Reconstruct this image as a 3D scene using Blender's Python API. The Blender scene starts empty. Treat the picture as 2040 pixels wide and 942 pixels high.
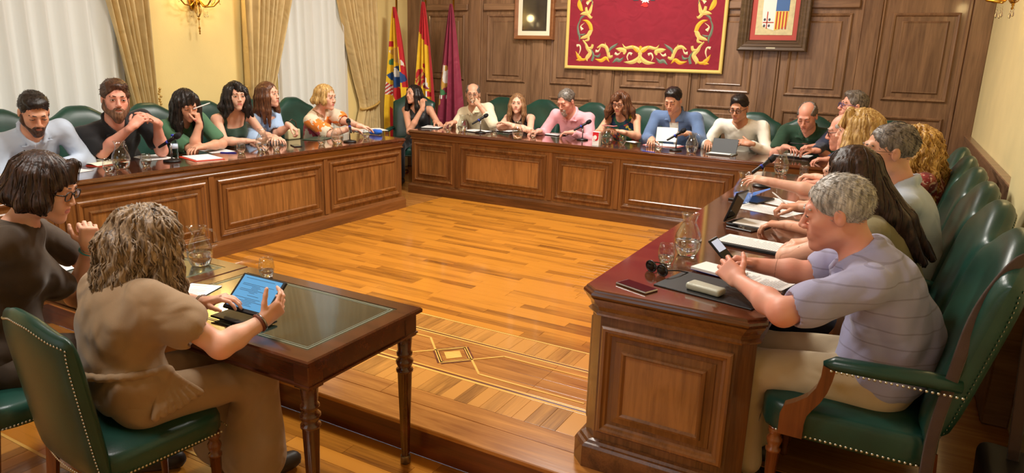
import bpy, math, random
import numpy as np
from mathutils import Vector, Matrix
random.seed(7); np.random.seed(7)
SC = bpy.context.scene
COL = SC.collection
R = math.radians

# ---------------------------------------------------------------- camera
F_PX = 1380.66
CAM = np.array([0.0, 0.0, 1.606])
YAW, PITCH, ROLL = R(-28.665), R(-14.298), R(1.776)
_fw = np.array([math.sin(YAW)*math.cos(PITCH), math.cos(YAW)*math.cos(PITCH), math.sin(PITCH)])
_rt0 = np.array([math.cos(YAW), -math.sin(YAW), 0.0]); _up0 = np.cross(_rt0, _fw)
_rt = _rt0*math.cos(ROLL)+_up0*math.sin(ROLL); _up = -_rt0*math.sin(ROLL)+_up0*math.cos(ROLL)
cam_d = bpy.data.cameras.new('camera'); cam = bpy.data.objects.new('camera', cam_d); COL.objects.link(cam)
cam.matrix_world = Matrix([[_rt[i], _up[i], -_fw[i], CAM[i]] for i in range(3)]+[[0, 0, 0, 1]])
cam_d.sensor_width = 36; cam_d.lens = F_PX/2040*36; cam_d.clip_start = 0.05
SC.camera = cam
def at(px, py, x=None, y=None, z=None):
    d = _fw+_rt*((px-1020)/F_PX)-_up*((py-471)/F_PX)
    t = (x-CAM[0])/d[0] if x is not None else (y-CAM[1])/d[1] if y is not None else (z-CAM[2])/d[2]
    return CAM+d*t

# ---------------------------------------------------------------- world, lights, exposure
W = bpy.data.worlds.new('world'); SC.world = W; W.use_nodes = True
W.node_tree.nodes['Background'].inputs[0].default_value = (0.92, 0.95, 1.0, 1)
W.node_tree.nodes['Background'].inputs[1].default_value = 1.0
def area_light(name, loc, size, power, col, rot=(0, 0, 0), shape='DISK', sy=None):
    l = bpy.data.lights.new(name, 'AREA'); l.shape = shape; l.size = size; l.energy = power; l.color = col
    if sy: l.size_y = sy
    o = bpy.data.objects.new(name, l); o.location = loc; o.rotation_euler = rot; COL.objects.link(o); return o
WARM = (1.0, 0.955, 0.87)
area_light('ceiling_lamp', (-2.9, 6.3, 3.9), 0.9, 140, WARM)
area_light('ceiling_lamp', (-2.9, 3.7, 3.9), 0.9, 106, WARM)
area_light('ceiling_lamp', (-2.9, 0.6, 3.9), 0.9, 62, (1.0, .97, .93))
SC.view_settings.view_transform = 'Standard'; SC.view_settings.look = 'None'
SC.view_settings.gamma = 1; SC.view_settings.use_curve_mapping = False
SC.view_settings.exposure = 0.28

# ---------------------------------------------------------------- materials
def srgb(r, g, b):
    f = lambda c: (c/255/12.92) if c/255 <= .04045 else ((c/255+.055)/1.055)**2.4
    return (f(r), f(g), f(b), 1)
MATS = {}
def newmat(name):
    m = bpy.data.materials.new(name); m.use_nodes = True
    nt = m.node_tree; b = nt.nodes['Principled BSDF']; MATS[name] = m
    return m, nt, b
def N(nt, t, **kw):
    n = nt.nodes.new(t)
    for k, v in kw.items():
        if k in n.inputs: n.inputs[k].default_value = v
        else: setattr(n, k, v)
    return n
def setp(b, **kw):
    for k, v in kw.items(): b.inputs[k.replace('_', ' ')].default_value = v
def mat(name, col, rough=.5, metal=0, var=.0, scale=8., bump=0., bscale=60., **kw):
    """plain coloured surface with mottled variation and fine relief"""
    m, nt, b = newmat(name)
    setp(b, Base_Color=col, Roughness=rough, Metallic=metal)
    for k, v in kw.items(): b.inputs[k.replace('_', ' ')].default_value = v
    if var or bump:
        tc = N(nt, 'ShaderNodeTexCoord')
    if var:
        n = N(nt, 'ShaderNodeTexNoise', Scale=scale, Detail=5.); nt.links.new(tc.outputs['Object'], n.inputs['Vector'])
        r = N(nt, 'ShaderNodeValToRGB'); r.color_ramp.elements[0].position = .3; r.color_ramp.elements[1].position = .7
        r.color_ramp.elements[0].color = tuple(c*(1-var) for c in col[:3])+(1,)
        r.color_ramp.elements[1].color = tuple(min(1, c*(1+var)) for c in col[:3])+(1,)
        nt.links.new(n.outputs['Fac'], r.inputs['Fac']); nt.links.new(r.outputs['Color'], b.inputs['Base Color'])
    if bump:
        n2 = N(nt, 'ShaderNodeTexNoise', Scale=bscale, Detail=3.); nt.links.new(tc.outputs['Object'], n2.inputs['Vector'])
        bp = N(nt, 'ShaderNodeBump', Strength=bump, Distance=.004); nt.links.new(n2.outputs['Fac'], bp.inputs['Height'])
        nt.links.new(bp.outputs['Normal'], b.inputs['Normal'])
    return m
def wood(name, dark, light, grain='X', rough=.3, coat=.3, scale=1., rnd=.25, figure=.0, spec=.5):
    m, nt, b = newmat(name)
    L = nt.links.new
    tc = N(nt, 'ShaderNodeTexCoord'); oi = N(nt, 'ShaderNodeObjectInfo')
    mul = N(nt, 'ShaderNodeVectorMath', operation='SCALE'); mul.inputs[0].default_value = (37, 23, 51)
    L(oi.outputs['Random'], mul.inputs['Scale'])
    add = N(nt, 'ShaderNodeVectorMath', operation='ADD'); L(tc.outputs['Object'], add.inputs[0]); L(mul.outputs[0], add.inputs[1])
    mp = N(nt, 'ShaderNodeMapping'); s = [14*scale]*3; s['XYZ'.index(grain)] = 1.3*scale; mp.inputs['Scale'].default_value = s
    L(add.outputs[0], mp.inputs['Vector'])
    n1 = N(nt, 'ShaderNodeTexNoise', Scale=1., Detail=7., Roughness=.62, Distortion=.6+figure*3); L(mp.outputs[0], n1.inputs['Vector'])
    mp2 = N(nt, 'ShaderNodeMapping'); s = [120*scale]*3; s['XYZ'.index(grain)] = 5*scale; mp2.inputs['Scale'].default_value = s
    L(add.outputs[0], mp2.inputs['Vector'])
    n2 = N(nt, 'ShaderNodeTexNoise', Scale=1., Detail=4.); L(mp2.outputs[0], n2.inputs['Vector'])
    mx = N(nt, 'ShaderNodeMath', operation='MULTIPLY_ADD'); mx.inputs[1].default_value = .35
    L(n2.outputs['Fac'], mx.inputs[0]); L(n1.outputs['Fac'], mx.inputs[2])
    ad = N(nt, 'ShaderNodeMath', operation='MULTIPLY_ADD'); ad.inputs[1].default_value = rnd
    L(oi.outputs['Random'], ad.inputs[0]); L(mx.outputs[0], ad.inputs[2])
    rp = N(nt, 'ShaderNodeValToRGB'); e = rp.color_ramp.elements
    e[0].position = .42; e[0].color = dark; e[1].position = .95+rnd*.5; e[1].color = light
    L(ad.outputs[0], rp.inputs['Fac']); L(rp.outputs['Color'], b.inputs['Base Color'])
    setp(b, Roughness=rough); b.inputs['Coat Weight'].default_value = coat; b.inputs['Coat Roughness'].default_value = .08
    b.inputs['Specular IOR Level'].default_value = spec
    bp = N(nt, 'ShaderNodeBump', Strength=.06, Distance=.002); L(n2.outputs['Fac'], bp.inputs['Height']); L(bp.outputs['Normal'], b.inputs['Normal'])
    return m
def leather(name, col, rough=.36, coat=0.):
    m, nt, b = newmat(name); L = nt.links.new
    tc = N(nt, 'ShaderNodeTexCoord')
    v = N(nt, 'ShaderNodeTexVoronoi', Scale=260.); L(tc.outputs['Object'], v.inputs['Vector'])
    n = N(nt, 'ShaderNodeTexNoise', Scale=5., Detail=6.); L(tc.outputs['Object'], n.inputs['Vector'])
    rp = N(nt, 'ShaderNodeValToRGB'); e = rp.color_ramp.elements
    e[0].position = .3; e[0].color = tuple(c*.7 for c in col[:3])+(1,); e[1].position = .75; e[1].color = tuple(c*1.35 for c in col[:3])+(1,)
    L(n.outputs['Fac'], rp.inputs['Fac']); L(rp.outputs['Color'], b.inputs['Base Color'])
    bp = N(nt, 'ShaderNodeBump', Strength=.12, Distance=.001); L(v.outputs['Distance'], bp.inputs['Height']); L(bp.outputs['Normal'], b.inputs['Normal'])
    setp(b, Roughness=rough); b.inputs['Coat Weight'].default_value = coat; b.inputs['Coat Roughness'].default_value = .06; return m

def thin_glass(name, tint=(.97, .985, .975, 1)):
    """thin clear glass: sees through, reflects more at glancing angles"""
    m, nt, b = newmat(name); L = nt.links.new
    tr = N(nt, 'ShaderNodeBsdfTransparent'); tr.inputs[0].default_value = tint; gl = N(nt, 'ShaderNodeBsdfGlossy'); gl.inputs['Roughness'].default_value = .02
    lw = N(nt, 'ShaderNodeLayerWeight'); lw.inputs['Blend'].default_value = .5
    pw = N(nt, 'ShaderNodeMath', operation='POWER'); pw.inputs[1].default_value = 2.6; L(lw.outputs['Facing'], pw.inputs[0])
    ma = N(nt, 'ShaderNodeMath', operation='MULTIPLY_ADD'); ma.inputs[1].default_value = .6; ma.inputs[2].default_value = .06; L(pw.outputs[0], ma.inputs[0])
    mx = N(nt, 'ShaderNodeMixShader'); L(ma.outputs[0], mx.inputs[0]); L(tr.outputs[0], mx.inputs[1]); L(gl.outputs[0], mx.inputs[2])
    L(mx.outputs[0], nt.nodes['Material Output'].inputs['Surface']); return m
M_DESK = wood('desk_walnut', srgb(58, 32, 15), srgb(136, 88, 46), 'Z', .26, .45)
M_DESKX = wood('desk_walnut_x', srgb(54, 28, 14), srgb(126, 80, 42), 'X', .24, .5)
M_DESKY = wood('desk_walnut_y', srgb(54, 28, 14), srgb(126, 80, 42), 'Y', .24, .5)
M_FIELD = wood('panel_veneer', srgb(70, 40, 17), srgb(164, 112, 60), 'Z', .28, .35, scale=.8, figure=.5)
M_TOP = wood('desk_top_polish', srgb(56, 25, 13), srgb(106, 57, 31), 'X', .13, .8, rnd=.05)
M_WALLWOOD = wood('wall_panel_wood', srgb(86, 58, 40), srgb(158, 120, 88), 'Z', .34, .2, rnd=.12)
M_WALLWOODX = wood('wall_panel_wood_x', srgb(86, 58, 40), srgb(158, 120, 88), 'X', .34, .2, rnd=.12)
M_PLANK = wood('floor_plank', srgb(88, 42, 11), srgb(202, 132, 44), 'X', .22, .35, rnd=.55)
M_PLANKY = wood('floor_block', srgb(92, 54, 20), srgb(200, 140, 66), 'Y', .22, .35, rnd=.55)
M_INLAY = wood('floor_inlay', srgb(210, 150, 60), srgb(244, 200, 110), 'X', .22, .35, rnd=.1)
M_EDGEBOARD = wood('floor_edge_board', srgb(130, 74, 28), srgb(206, 142, 70), 'X', .2, .4, rnd=.1)
M_UNDER = mat('floor_gap', srgb(46, 22, 8), .8)
M_RISER = wood('riser_wood', srgb(58, 24, 10), srgb(120, 60, 26), 'X', .3, .3)
M_TABLE = wood('table_mahogany', srgb(44, 18, 9), srgb(96, 48, 24), 'X', .2, .6, rnd=.05)
M_LEATHER = leather('green_leather', srgb(25, 64, 53), .32)
M_TLEATHER = leather('table_leather', srgb(36, 48, 42), .16, 1.)
M_GOLDTOOL = mat('gold_tooling', srgb(112, 118, 98), .5, .2)
M_NAIL = mat('nail_steel', srgb(196, 194, 182), .28, 1)
M_WALL = mat('wall_cream', srgb(240, 216, 146), .8, var=.04, scale=2., bump=.15, bscale=90)
M_WALLR = mat('wall_cream_pale', srgb(226, 208, 152), .8, var=.05, scale=3., bump=.15, bscale=90)
M_CEIL = mat('ceiling_plaster', srgb(236, 228, 208), .9, var=.02)

# ---------------------------------------------------------------- mesh helpers
class MB:
    def __init__(s): s.v = []; s.f = []; s.m = []; s.sm = []
    def add(s, vs, fs, mi=0, smooth=False):
        b = len(s.v); s.v += [tuple(map(float, p)) for p in vs]
        s.f += [tuple(b+i for i in f) for f in fs]; s.m += [mi]*len(fs); s.sm += [smooth]*len(fs); return s
    def box(s, a, b, mi=0, c=0.):
        (x0, y0, z0), (x1, y1, z1) = [min(p, q) for p, q in zip(a, b)], [max(p, q) for p, q in zip(a, b)]
        c = min(c, (x1-x0)*.45, (y1-y0)*.45, (z1-z0)*.45)
        if c <= 0:
            vs = [(x, y, z) for z in (z0, z1) for y in (y0, y1) for x in (x0, x1)]
            return s.add(vs, [(0, 2, 3, 1), (4, 5, 7, 6), (0, 1, 5, 4), (2, 6, 7, 3), (0, 4, 6, 2), (1, 3, 7, 5)], mi)
        vs = []; idx = {}
        for i in (0, 1):
            for j in (0, 1):
                for k in (0, 1):
                    X, Y, Z = (x0, x1)[i], (y0, y1)[j], (z0, z1)[k]
                    dx, dy, dz = (c, -c)[i], (c, -c)[j], (c, -c)[k]
                    idx[i, j, k] = len(vs); vs += [(X, Y+dy, Z+dz), (X+dx, Y, Z+dz), (X+dx, Y+dy, Z)]
        I = lambda i, j, k, a: idx[i, j, k]+a
        fs = []
        for t in (0, 1):
            fs.append(tuple(I(t, j, k, 0) for j, k in ((0, 0), (1, 0), (1, 1), (0, 1))))
            fs.append(tuple(I(i, t, k, 1) for i, k in ((0, 0), (1, 0), (1, 1), (0, 1))))
            fs.append(tuple(I(i, j, t, 2) for i, j in ((0, 0), (1, 0), (1, 1), (0, 1))))
            for u in (0, 1):
                fs.append((I(t, u, 0, 0), I(t, u, 1, 0), I(t, u, 1, 1), I(t, u, 0, 1)))
                fs.append((I(t, 0, u, 0), I(t, 1, u, 0), I(t, 1, u, 2), I(t, 0, u, 2)))
                fs.append((I(0, t, u, 1), I(1, t, u, 1), I(1, t, u, 2), I(0, t, u, 2)))
        for i in (0, 1):
            for j in (0, 1):
                for k in (0, 1): fs.append((I(i, j, k, 0), I(i, j, k, 1), I(i, j, k, 2)))
        return s.add(vs, fs, mi)
    def obox(s, c, ux, uy, uz, mi=0, ch=0.):
        """box centred at c with half-axis vectors"""
        t = MB().box((-np.linalg.norm(ux),)+(-np.linalg.norm(uy), -np.linalg.norm(uz)), (np.linalg.norm(ux), np.linalg.norm(uy), np.linalg.norm(uz)), 0, ch)
        A = np.array([np.array(u, float)/np.linalg.norm(u) for u in (ux, uy, uz)])
        return s.add((np.array(t.v)@A+np.array(c)), t.f, mi)
    def lathe(s, prof, seg=16, c=(0, 0, 0), mi=0, smooth=True, flute=0, fl_rng=None, fl_amp=.12):
        vs = []; n = len(prof)
        for (r, z) in prof:
            for i in range(seg):
                a = 2*math.pi*i/seg; q = r
                if flute and fl_rng[0] <= z <= fl_rng[1]: q = r*(1-fl_amp*(i % 2))
                vs.append((c[0]+q*math.cos(a), c[1]+q*math.sin(a), c[2]+z))
        fs = [(i*seg+j, i*seg+(j+1) % seg, (i+1)*seg+(j+1) % seg, (i+1)*seg+j) for i in range(n-1) for j in range(seg)]
        if prof[0][0] > 1e-5: fs.append(tuple(range(seg-1, -1, -1)))
        if prof[-1][0] > 1e-5: fs.append(tuple((n-1)*seg+j for j in range(seg)))
        return s.add(vs, fs, mi, smooth)
    def tube(s, pts, rad, seg=8, mi=0, closed=False, cap=True, smooth=True, flat=1., upv=None):
        P = [np.array(p, float) for p in pts]; n = len(P)
        if np.isscalar(rad): rad = [rad]*n
        T = []
        for i in range(n):
            a = P[(i+1) % n] if (closed or i < n-1) else P[i]; b = P[i-1] if (closed or i > 0) else P[i]
            t = a-b; T.append(t/(np.linalg.norm(t)+1e-12))
        u = np.array(upv, float) if upv is not None else (np.array([0, 0, 1.]) if abs(T[0][2]) < .9 else np.array([1., 0, 0]))
        vs = []
        for i in range(n):
            x = np.cross(u, T[i]); x /= np.linalg.norm(x)+1e-12; u2 = np.cross(T[i], x)
            if upv is None: u = u2
            for k in range(seg):
                a = 2*math.pi*k/seg
                vs.append(P[i]+rad[i]*(math.cos(a)*x+flat*math.sin(a)*u2))
        m = n if closed else n-1
        fs = [(i*seg+k, i*seg+(k+1) % seg, ((i+1) % n)*seg+(k+1) % seg, ((i+1) % n)*seg+k) for i in range(m) for k in range(seg)]
        if cap and not closed: fs += [tuple(range(seg-1, -1, -1)), tuple((n-1)*seg+k for k in range(seg))]
        return s.add(vs, fs, mi, smooth)
    def sphere(s, c, r, seg=12, rings=8, mi=0):
        r = (r, r, r) if np.isscalar(r) else r
        vs = [(c[0], c[1], c[2]+r[2])]
        for i in range(1, rings):
            a = math.pi*i/rings
            for j in range(seg):
                b = 2*math.pi*j/seg; vs.append((c[0]+r[0]*math.sin(a)*math.cos(b), c[1]+r[1]*math.sin(a)*math.sin(b), c[2]+r[2]*math.cos(a)))
        vs.append((c[0], c[1], c[2]-r[2])); e = len(vs)-1
        fs = [(0, 1+j, 1+(j+1) % seg) for j in range(seg)]
        for i in range(rings-2):
            o = 1+i*seg; fs += [(o+j, o+seg+j, o+seg+(j+1) % seg, o+(j+1) % seg) for j in range(seg)]
        o = 1+(rings-2)*seg; fs += [(o+j, e, o+(j+1) % seg) for j in range(seg)]
        return s.add(vs, fs, mi, True)
    def prism(s, poly, O, U, V, Nn, h0, h1, mi=0, bev=0.):
        """extruded polygon: poly in (u,v), plane axes U,V, normal Nn, from h0 to h1"""
        O, U, V, Nn = [np.array(q, float) for q in (O, U, V, Nn)]; n = len(poly)
        lo = [O+U*a+V*b+Nn*h0 for a, b in poly]; hi = [O+U*a+V*b+Nn*h1 for a, b in poly]
        fs = [tuple(range(n-1, -1, -1)), tuple(range(n, 2*n))]+[(i, (i+1) % n, n+(i+1) % n, n+i) for i in range(n)]
        return s.add(lo+hi, fs, mi)
    def frame(s, O, U, V, Nn, w, h, prof, mi=0):
        """mitred moulding swept round a rectangle (w x h, corner O); prof = (inset, elevation)"""
        O, U, V, Nn = [np.array(q, float) for q in (O, U, V, Nn)]; vs = []
        for (d, e) in prof:
            for (a, b) in ((d, d), (w-d, d), (w-d, h-d), (d, h-d)): vs.append(O+U*a+V*b+Nn*e)
        fs = [(i*4+j, i*4+(j+1) % 4, i*4+4+(j+1) % 4, i*4+4+j) for i in range(len(prof)-1) for j in range(4)]
        return s.add(vs, fs, mi)
    def grid(s, fn, nu, nv, mi=0, smooth=True, wrap=False, mf=None):
        vs = [fn(i/(nu-1), j/(nv-1)) for i in range(nu) for j in range(nv)]
        fs = [(i*nv+j, (i+1)*nv+j, (i+1)*nv+j+1, i*nv+j+1) for i in range(nu-1) for j in range(nv-1)]
        b = len(s.f); s.add(vs, fs, mi, smooth)
        if mf:
            for i in range(nu-1):
                for j in range(nv-1): s.m[b+i*(nv-1)+j] = mf((i+.5)/(nu-1), (j+.5)/(nv-1))
        return s
    def mesh(s, name, mats, fix=True):
        me = bpy.data.meshes.new(name); me.from_pydata(s.v, [], s.f)
        for m in (mats if isinstance(mats, (list, tuple)) else [mats]): me.materials.append(m)
        me.polygons.foreach_set('material_index', s.m); me.polygons.foreach_set('use_smooth', s.sm)
        if fix:
            import bmesh
            bm = bmesh.new(); bm.from_mesh(me); bmesh.ops.recalc_face_normals(bm, faces=bm.faces); bm.to_mesh(me); bm.free()
        me.update(); return me
    def obj(s, name, mats, parent=None, fix=True, **kw):
        o = bpy.data.objects.new(name, s.mesh(name, mats, fix)); COL.objects.link(o)
        if parent is not None:
            o.parent = parent
            if kw.pop('world', True): o.matrix_parent_inverse = parent.matrix_basis.inverted()
        for k, v in kw.items():
            if k != 'world': o[k] = v
        return o
def thing(name, label=None, cat=None, loc=(0, 0, 0), rz=0., group=None, kind=None):
    o = bpy.data.objects.new(name, None); o.empty_display_size = .05; o.location = loc; o.rotation_euler = (0, 0, rz); COL.objects.link(o)
    return tag(o, label, cat, group, kind)
def tag(o, label=None, cat=None, group=None, kind=None):
    if label: o['label'] = label
    if cat: o['category'] = cat
    if group: o['group'] = group
    if kind: o['kind'] = kind
    return o
def dup(root, loc=None, rz=None, label=None, group=None):
    r = root.copy(); COL.objects.link(r)
    if loc is not None: r.location = loc
    if rz is not None: r.rotation_euler = (0, 0, rz)
    if label: r['label'] = label
    if group: r['group'] = group
    for ch in list(root.children):
        c = ch.copy(); COL.objects.link(c); c.parent = r
        for g in list(ch.children):
            d = g.copy(); COL.objects.link(d); d.parent = c
    return r
def inst(me, name, parent=None, loc=(0, 0, 0), rz=0., sc=None):
    o = bpy.data.objects.new(name, me); o.location = loc; o.rotation_euler = (0, 0, rz)
    if sc: o.scale = sc
    COL.objects.link(o)
    if parent is not None: o.parent = parent
    return o
# ================================================================ the room
ZL = -.158            # lower floor level; the platform is z = 0
YS = 2.293            # front edge of the platform
XW, XR, YB, YF, ZC = -6.44, .65, 8.45, -3.0, 4.2
# wall_left with two window openings
wins = [(1.2, 4.0, .1, 3.4), (5.95, 7.05, .1, 3.4)]
mb = MB()
ys = [YF, 1.2, 4.0, 5.95, 7.05, YB]
for i in range(5):
    if i in (1, 3):
        mb.box((XW-.2, ys[i], ZL), (XW, ys[i+1], .1)); mb.box((XW-.2, ys[i], 3.4), (XW, ys[i+1], ZC))
    else: mb.box((XW-.2, ys[i], ZL), (XW, ys[i+1], ZC))
mb.obj('wall_left', M_WALL, kind='structure', label='cream yellow plastered wall behind the left desk')
M_GLASSW = thin_glass('window_glass')
M_WHITE = mat('white_paint', srgb(235, 232, 222), .5)
for i, (a, b, c, d) in enumerate(wins):
    w = thing('window_%d' % (i+1), kind='structure')
    f = MB(); f.frame((XW-.14, a, c), (0, 1, 0), (0, 0, 1), (1, 0, 0), b-a, d-c, [(0, 0), (0, .06), (.06, .06), (.06, 0), (0, 0)])
    f.box((XW-.13, (a+b)/2-.035, c), (XW-.08, (a+b)/2+.035, d)); f.obj('window_frame', M_WHITE, w)
    for s0, s1 in ((a+.06, (a+b)/2-.035), ((a+b)/2+.035, b-.06)):
        MB().box((XW-.112, s0, c+.06), (XW-.106, s1, d-.06)).obj('pane', M_GLASSW, w)
MB().box((XR, YF, ZL), (XR+.2, YB, ZC)).obj('wall_right', M_WALLR, kind='structure')
wf = MB(); FX0, FX1, FZ0, FZ1 = -5.0, -1.6, .75, 3.3      # unseen window added behind the camera to cast cool daylight on the near side
wf.box((XW-.2, YF-.2, ZL), (FX0, YF, ZC)).box((FX1, YF-.2, ZL), (XR+.2, YF, ZC)).box((FX0, YF-.2, ZL), (FX1, YF, FZ0)).box((FX0, YF-.2, FZ1), (FX1, YF, ZC)).obj('wall_front', M_WALL, kind='structure')
w = thing('window_3', kind='structure'); f = MB(); f.frame((FX0, YF-.14, FZ0), (1, 0, 0), (0, 0, 1), (0, 1, 0), FX1-FX0, FZ1-FZ0, [(0, 0), (0, .06), (.06, .06), (.06, 0), (0, 0)])
for k in (1, 2): xx = FX0+(FX1-FX0)*k/3; f.box((xx-.04, YF-.13, FZ0), (xx+.04, YF-.08, FZ1))
f.obj('window_frame', M_WHITE, w)
for k in range(3): MB().box((FX0+(FX1-FX0)*k/3+.05, YF-.112, FZ0+.06), (FX0+(FX1-FX0)*(k+1)/3-.05, YF-.106, FZ1-.06)).obj('pane', M_GLASSW, w)
MB().box((XW-.2, YF-.2, ZC), (XR+.2, YB+.2, ZC+.1)).obj('ceiling', M_CEIL, kind='structure')
# right wall: dado, moulded rail and a pilaster
t = thing('trim_1', kind='structure')
MB().box((XR-.02, 4.5, 0), (XR, YB, .93)).obj('dado_panel', M_WALLWOOD, t)
m = MB()
for z0, z1, d in ((.93, .955, .035), (.955, .985, .05), (.985, 1.0, .06)): m.box((XR-d, 4.5, z0), (XR, YB-.02, z1), c=.005)
m.obj('dado_rail', M_WALLWOODX, t)
m = MB()
for y0 in np.arange(4.6, 8.3, .75):
    m.frame((XR-.02, y0, .25), (0, 1, 0), (0, 0, 1), (-1, 0, 0), .6, .55, [(0, 0), (0, .02), (.03, .025), (.05, .005), (.06, 0)])
m.obj('dado_moulding', M_WALLWOOD, t)
t = thing('trim_2', kind='structure')
MB().box((XR-.09, 3.75, .8), (XR, 4.5, ZC), c=.008).obj('pilaster_shaft', M_WALLR, t)
m = MB().box((XR-.11, 3.7, 0), (XR, 4.55, .74), c=.008).box((XR-.125, 3.68, .74), (XR, 4.57, .77), c=.008).box((XR-.115, 3.7, .77), (XR, 4.55, .8), c=.006)
m.obj('pilaster_base', M_WALLWOODX, t)

# ---------------------------------------------------------------- wall_back: wood panelling
wb = thing('wall_back', 'brown wooden panelled wall behind the far desk', kind='structure')
MB().box((XW-.2, YB, ZL), (XR+.2, YB+.2, ZC)).obj('backing', M_WALLWOOD, wb)
cx = [-5.77+.975*i for i in range(7)]
PR_OUT = [(0, 0), (0, .012), (.012, .022), (.026, .018), (.034, .006), (.05, .004)]
PR_IN = [(.0, .004), (.004, .016), (.014, .018), (.022, .006), (.026, .004)]
for i, c in enumerate(cx):
    x0, x1 = c-.3, c+.3
    for (z0, z1) in ((.2, 1.15), (1.31, 2.19), (2.46, 3.9)):
        MB().frame((x0, YB, z0), (1, 0, 0), (0, 0, 1), (0, -1, 0), x1-x0, z1-z0, PR_OUT).obj('panel_moulding', M_WALLWOOD, wb)
        MB().box((x0+.04, YB-.006, z0+.04), (x1-.04, YB, z1-.04)).obj('panel_margin', M_WALLWOOD, wb)
        f = MB().frame((x0+.09, YB-.004, z0+.08), (1, 0, 0), (0, 0, 1), (0, -1, 0), x1-x0-.18, z1-z0-.16, [(0, 0), (.0, .006), (.012, .016), (.02, .014)])
        f.box((x0+.11, YB-.0175, z0+.1), (x1-.11, YB, z1-.1)); f.obj('panel_field', M_WALLWOOD, wb)
    if i < 6: MB().box((x0-.06, YB-.035, 2.24), (x1+.06, YB, 2.33), c=.01).obj('rail', M_WALLWOODX, wb)
    # pilaster strip to the right of each panel
    xs = c+.4875
    if i < 6:
        MB().box((xs-.085, YB-.03, ZL), (xs+.085, YB, ZC), c=.006).obj('pilaster_strip', M_WALLWOOD, wb)
        for e in (-.097, .097): MB().box((xs+e-.014, YB-.02, ZL), (xs+e+.014, YB, ZC), c=.007).obj('bead', M_WALLWOOD, wb)
MB().box((XW, YB-.03, ZL), (XW+.25, YB, ZC), c=.006).obj('pilaster_strip', M_WALLWOOD, wb)
MB().box((.47, YB-.045, ZL), (XR, YB, ZC), c=.006).obj('pilaster_strip', M_WALLWOOD, wb)
MB().box((.43, YB-.03, ZL), (.468, YB, ZC), c=.01).obj('bead', M_WALLWOOD, wb)
MB().box((XW, YB-.05, 0), (XR, YB, .16), c=.01).obj('skirting', M_WALLWOODX, wb)

# ---------------------------------------------------------------- floors
platform = thing('floor', 'raised parquet platform floor between the desks', kind='structure')
MB().box((XW, YS+.004, ZL), (XR, YB, -.006)).obj('platform_core', M_UNDER, platform)
for a, b in ((-6.4, -4.3), (-4.298, -2.7), (-2.698, -.95), (-.948, .64)):
    MB().box((a, YS-.012, ZL+.002), (b, YS+.004, -.026), c=.002).obj('riser_board', M_RISER, platform)
for a, b in ((-6.4, -3.9), (-3.898, -2.35), (-2.348, -.4), (-.398, .64)):
    MB().box((a, YS-.022, -.024), (b, 2.44, 0), c=.004).obj('edge_board', M_EDGEBOARD, platform)
    MB().box((a+.3, 2.441, -.012), (b+.3 if b < .3 else b, 2.56, 0), c=.001).obj('edge_board', M_EDGEBOARD, platform)
def blocks(y0, y1, xa, xb, par, z=0., w=(.055, .1)):
    x = xa
    while x < xb:
        d = random.uniform(*w); MB().box((x, y0, z-.012), (min(x+d, xb)-.001, y1, z), c=.0008).obj('parquet_block', M_PLANKY, par); x += d
blocks(2.562, 2.765, -4.6, -.4, platform)
blocks(3.235, 3.42, -4.6, -.9, platform)
for y0, y1 in ((2.767, 2.785), (2.80, 2.815), (3.195, 3.208), (3.222, 3.233), (3.424, 3.438)):
    MB().box((-4.58, y0, -.012), (-.9, y1-.001, 0), c=.0006).obj('inlay_strip', M_INLAY, platform)
for y0, y1 in ((2.786, 2.799), (3.209, 3.221)):
    MB().box((-4.58, y0, -.012), (-.9, y1-.001, 0), c=.0006).obj('dark_strip', M_RISER, platform)
# motif band: interlaced rhombus chain with light lines over quiet boards
x = -4.58
while x < -.9:
    d = random.uniform(.5, .9)
    for y0, y1 in ((2.816, 2.905), (2.906, 3.0), (3.001, 3.1), (3.101, 3.194)):
        MB().box((x, y0, -.012), (min(x+d, -.9)-.001, y1-.001, -.001), c=.0006).obj('parquet_board', M_EDGEBOARD, platform)
    x += d
def strip2(par, a, b, w, m_, z=.0015, nm='inlay_strip'):
    a, b = np.array(a), np.array(b); d = (b-a)/np.linalg.norm(b-a); n = np.array([-d[1], d[0]])*w/2
    P = [a-n, b-n, b+n, a+n]; MB().prism([tuple(p) for p in P], (0, 0, 0), (1, 0, 0), (0, 1, 0), (0, 0, 1), z-.008, z).obj(nm, m_, par)
def motif(par, mx, my, z=0., L=.85):
    q = [(-.075, 0), (.0, .075), (.07, -.0), (.0, -.078)]
    MB().prism([(mx+a*.85, my+b*.85) for a, b in q], (0, 0, 0), (1, 0, 0), (0, 1, 0), (0, 0, 1), z-.008, z+.0015).obj('inlay_lozenge', M_INLAY, par)
    for s in (-1, 1):
        for a, b in (((s*.0, .125), (s*.12, 0)), ((s*.12, 0), (0, -.125))):
            strip2(par, (mx+a[0], my+a[1]), (mx+b[0], my+b[1]), .034, M_RISER, z+.001, 'dark_strip')
            strip2(par, (mx+a[0]*.93, my+a[1]*.93), (mx+b[0]*.93, my+b[1]*.93), .012, M_INLAY, z+.0018)
        strip2(par, (mx+s*.0, my-.125), (mx+s*.25, my+.133), .012, M_INLAY, z+.0018)
        strip2(par, (mx+s*.0, my+.125), (mx+s*.25, my-.133), .012, M_INLAY, z+.0018)
        strip2(par, (mx+s*.25, my+.133), (mx+s*L, my+.133), .012, M_INLAY, z+.0018)
        strip2(par, (mx+s*.25, my-.133), (mx+s*L, my-.133), .012, M_INLAY, z+.0018)
motif(platform, -1.99, 3.0); motif(platform, -3.74, 3.0, L=.84)
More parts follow.
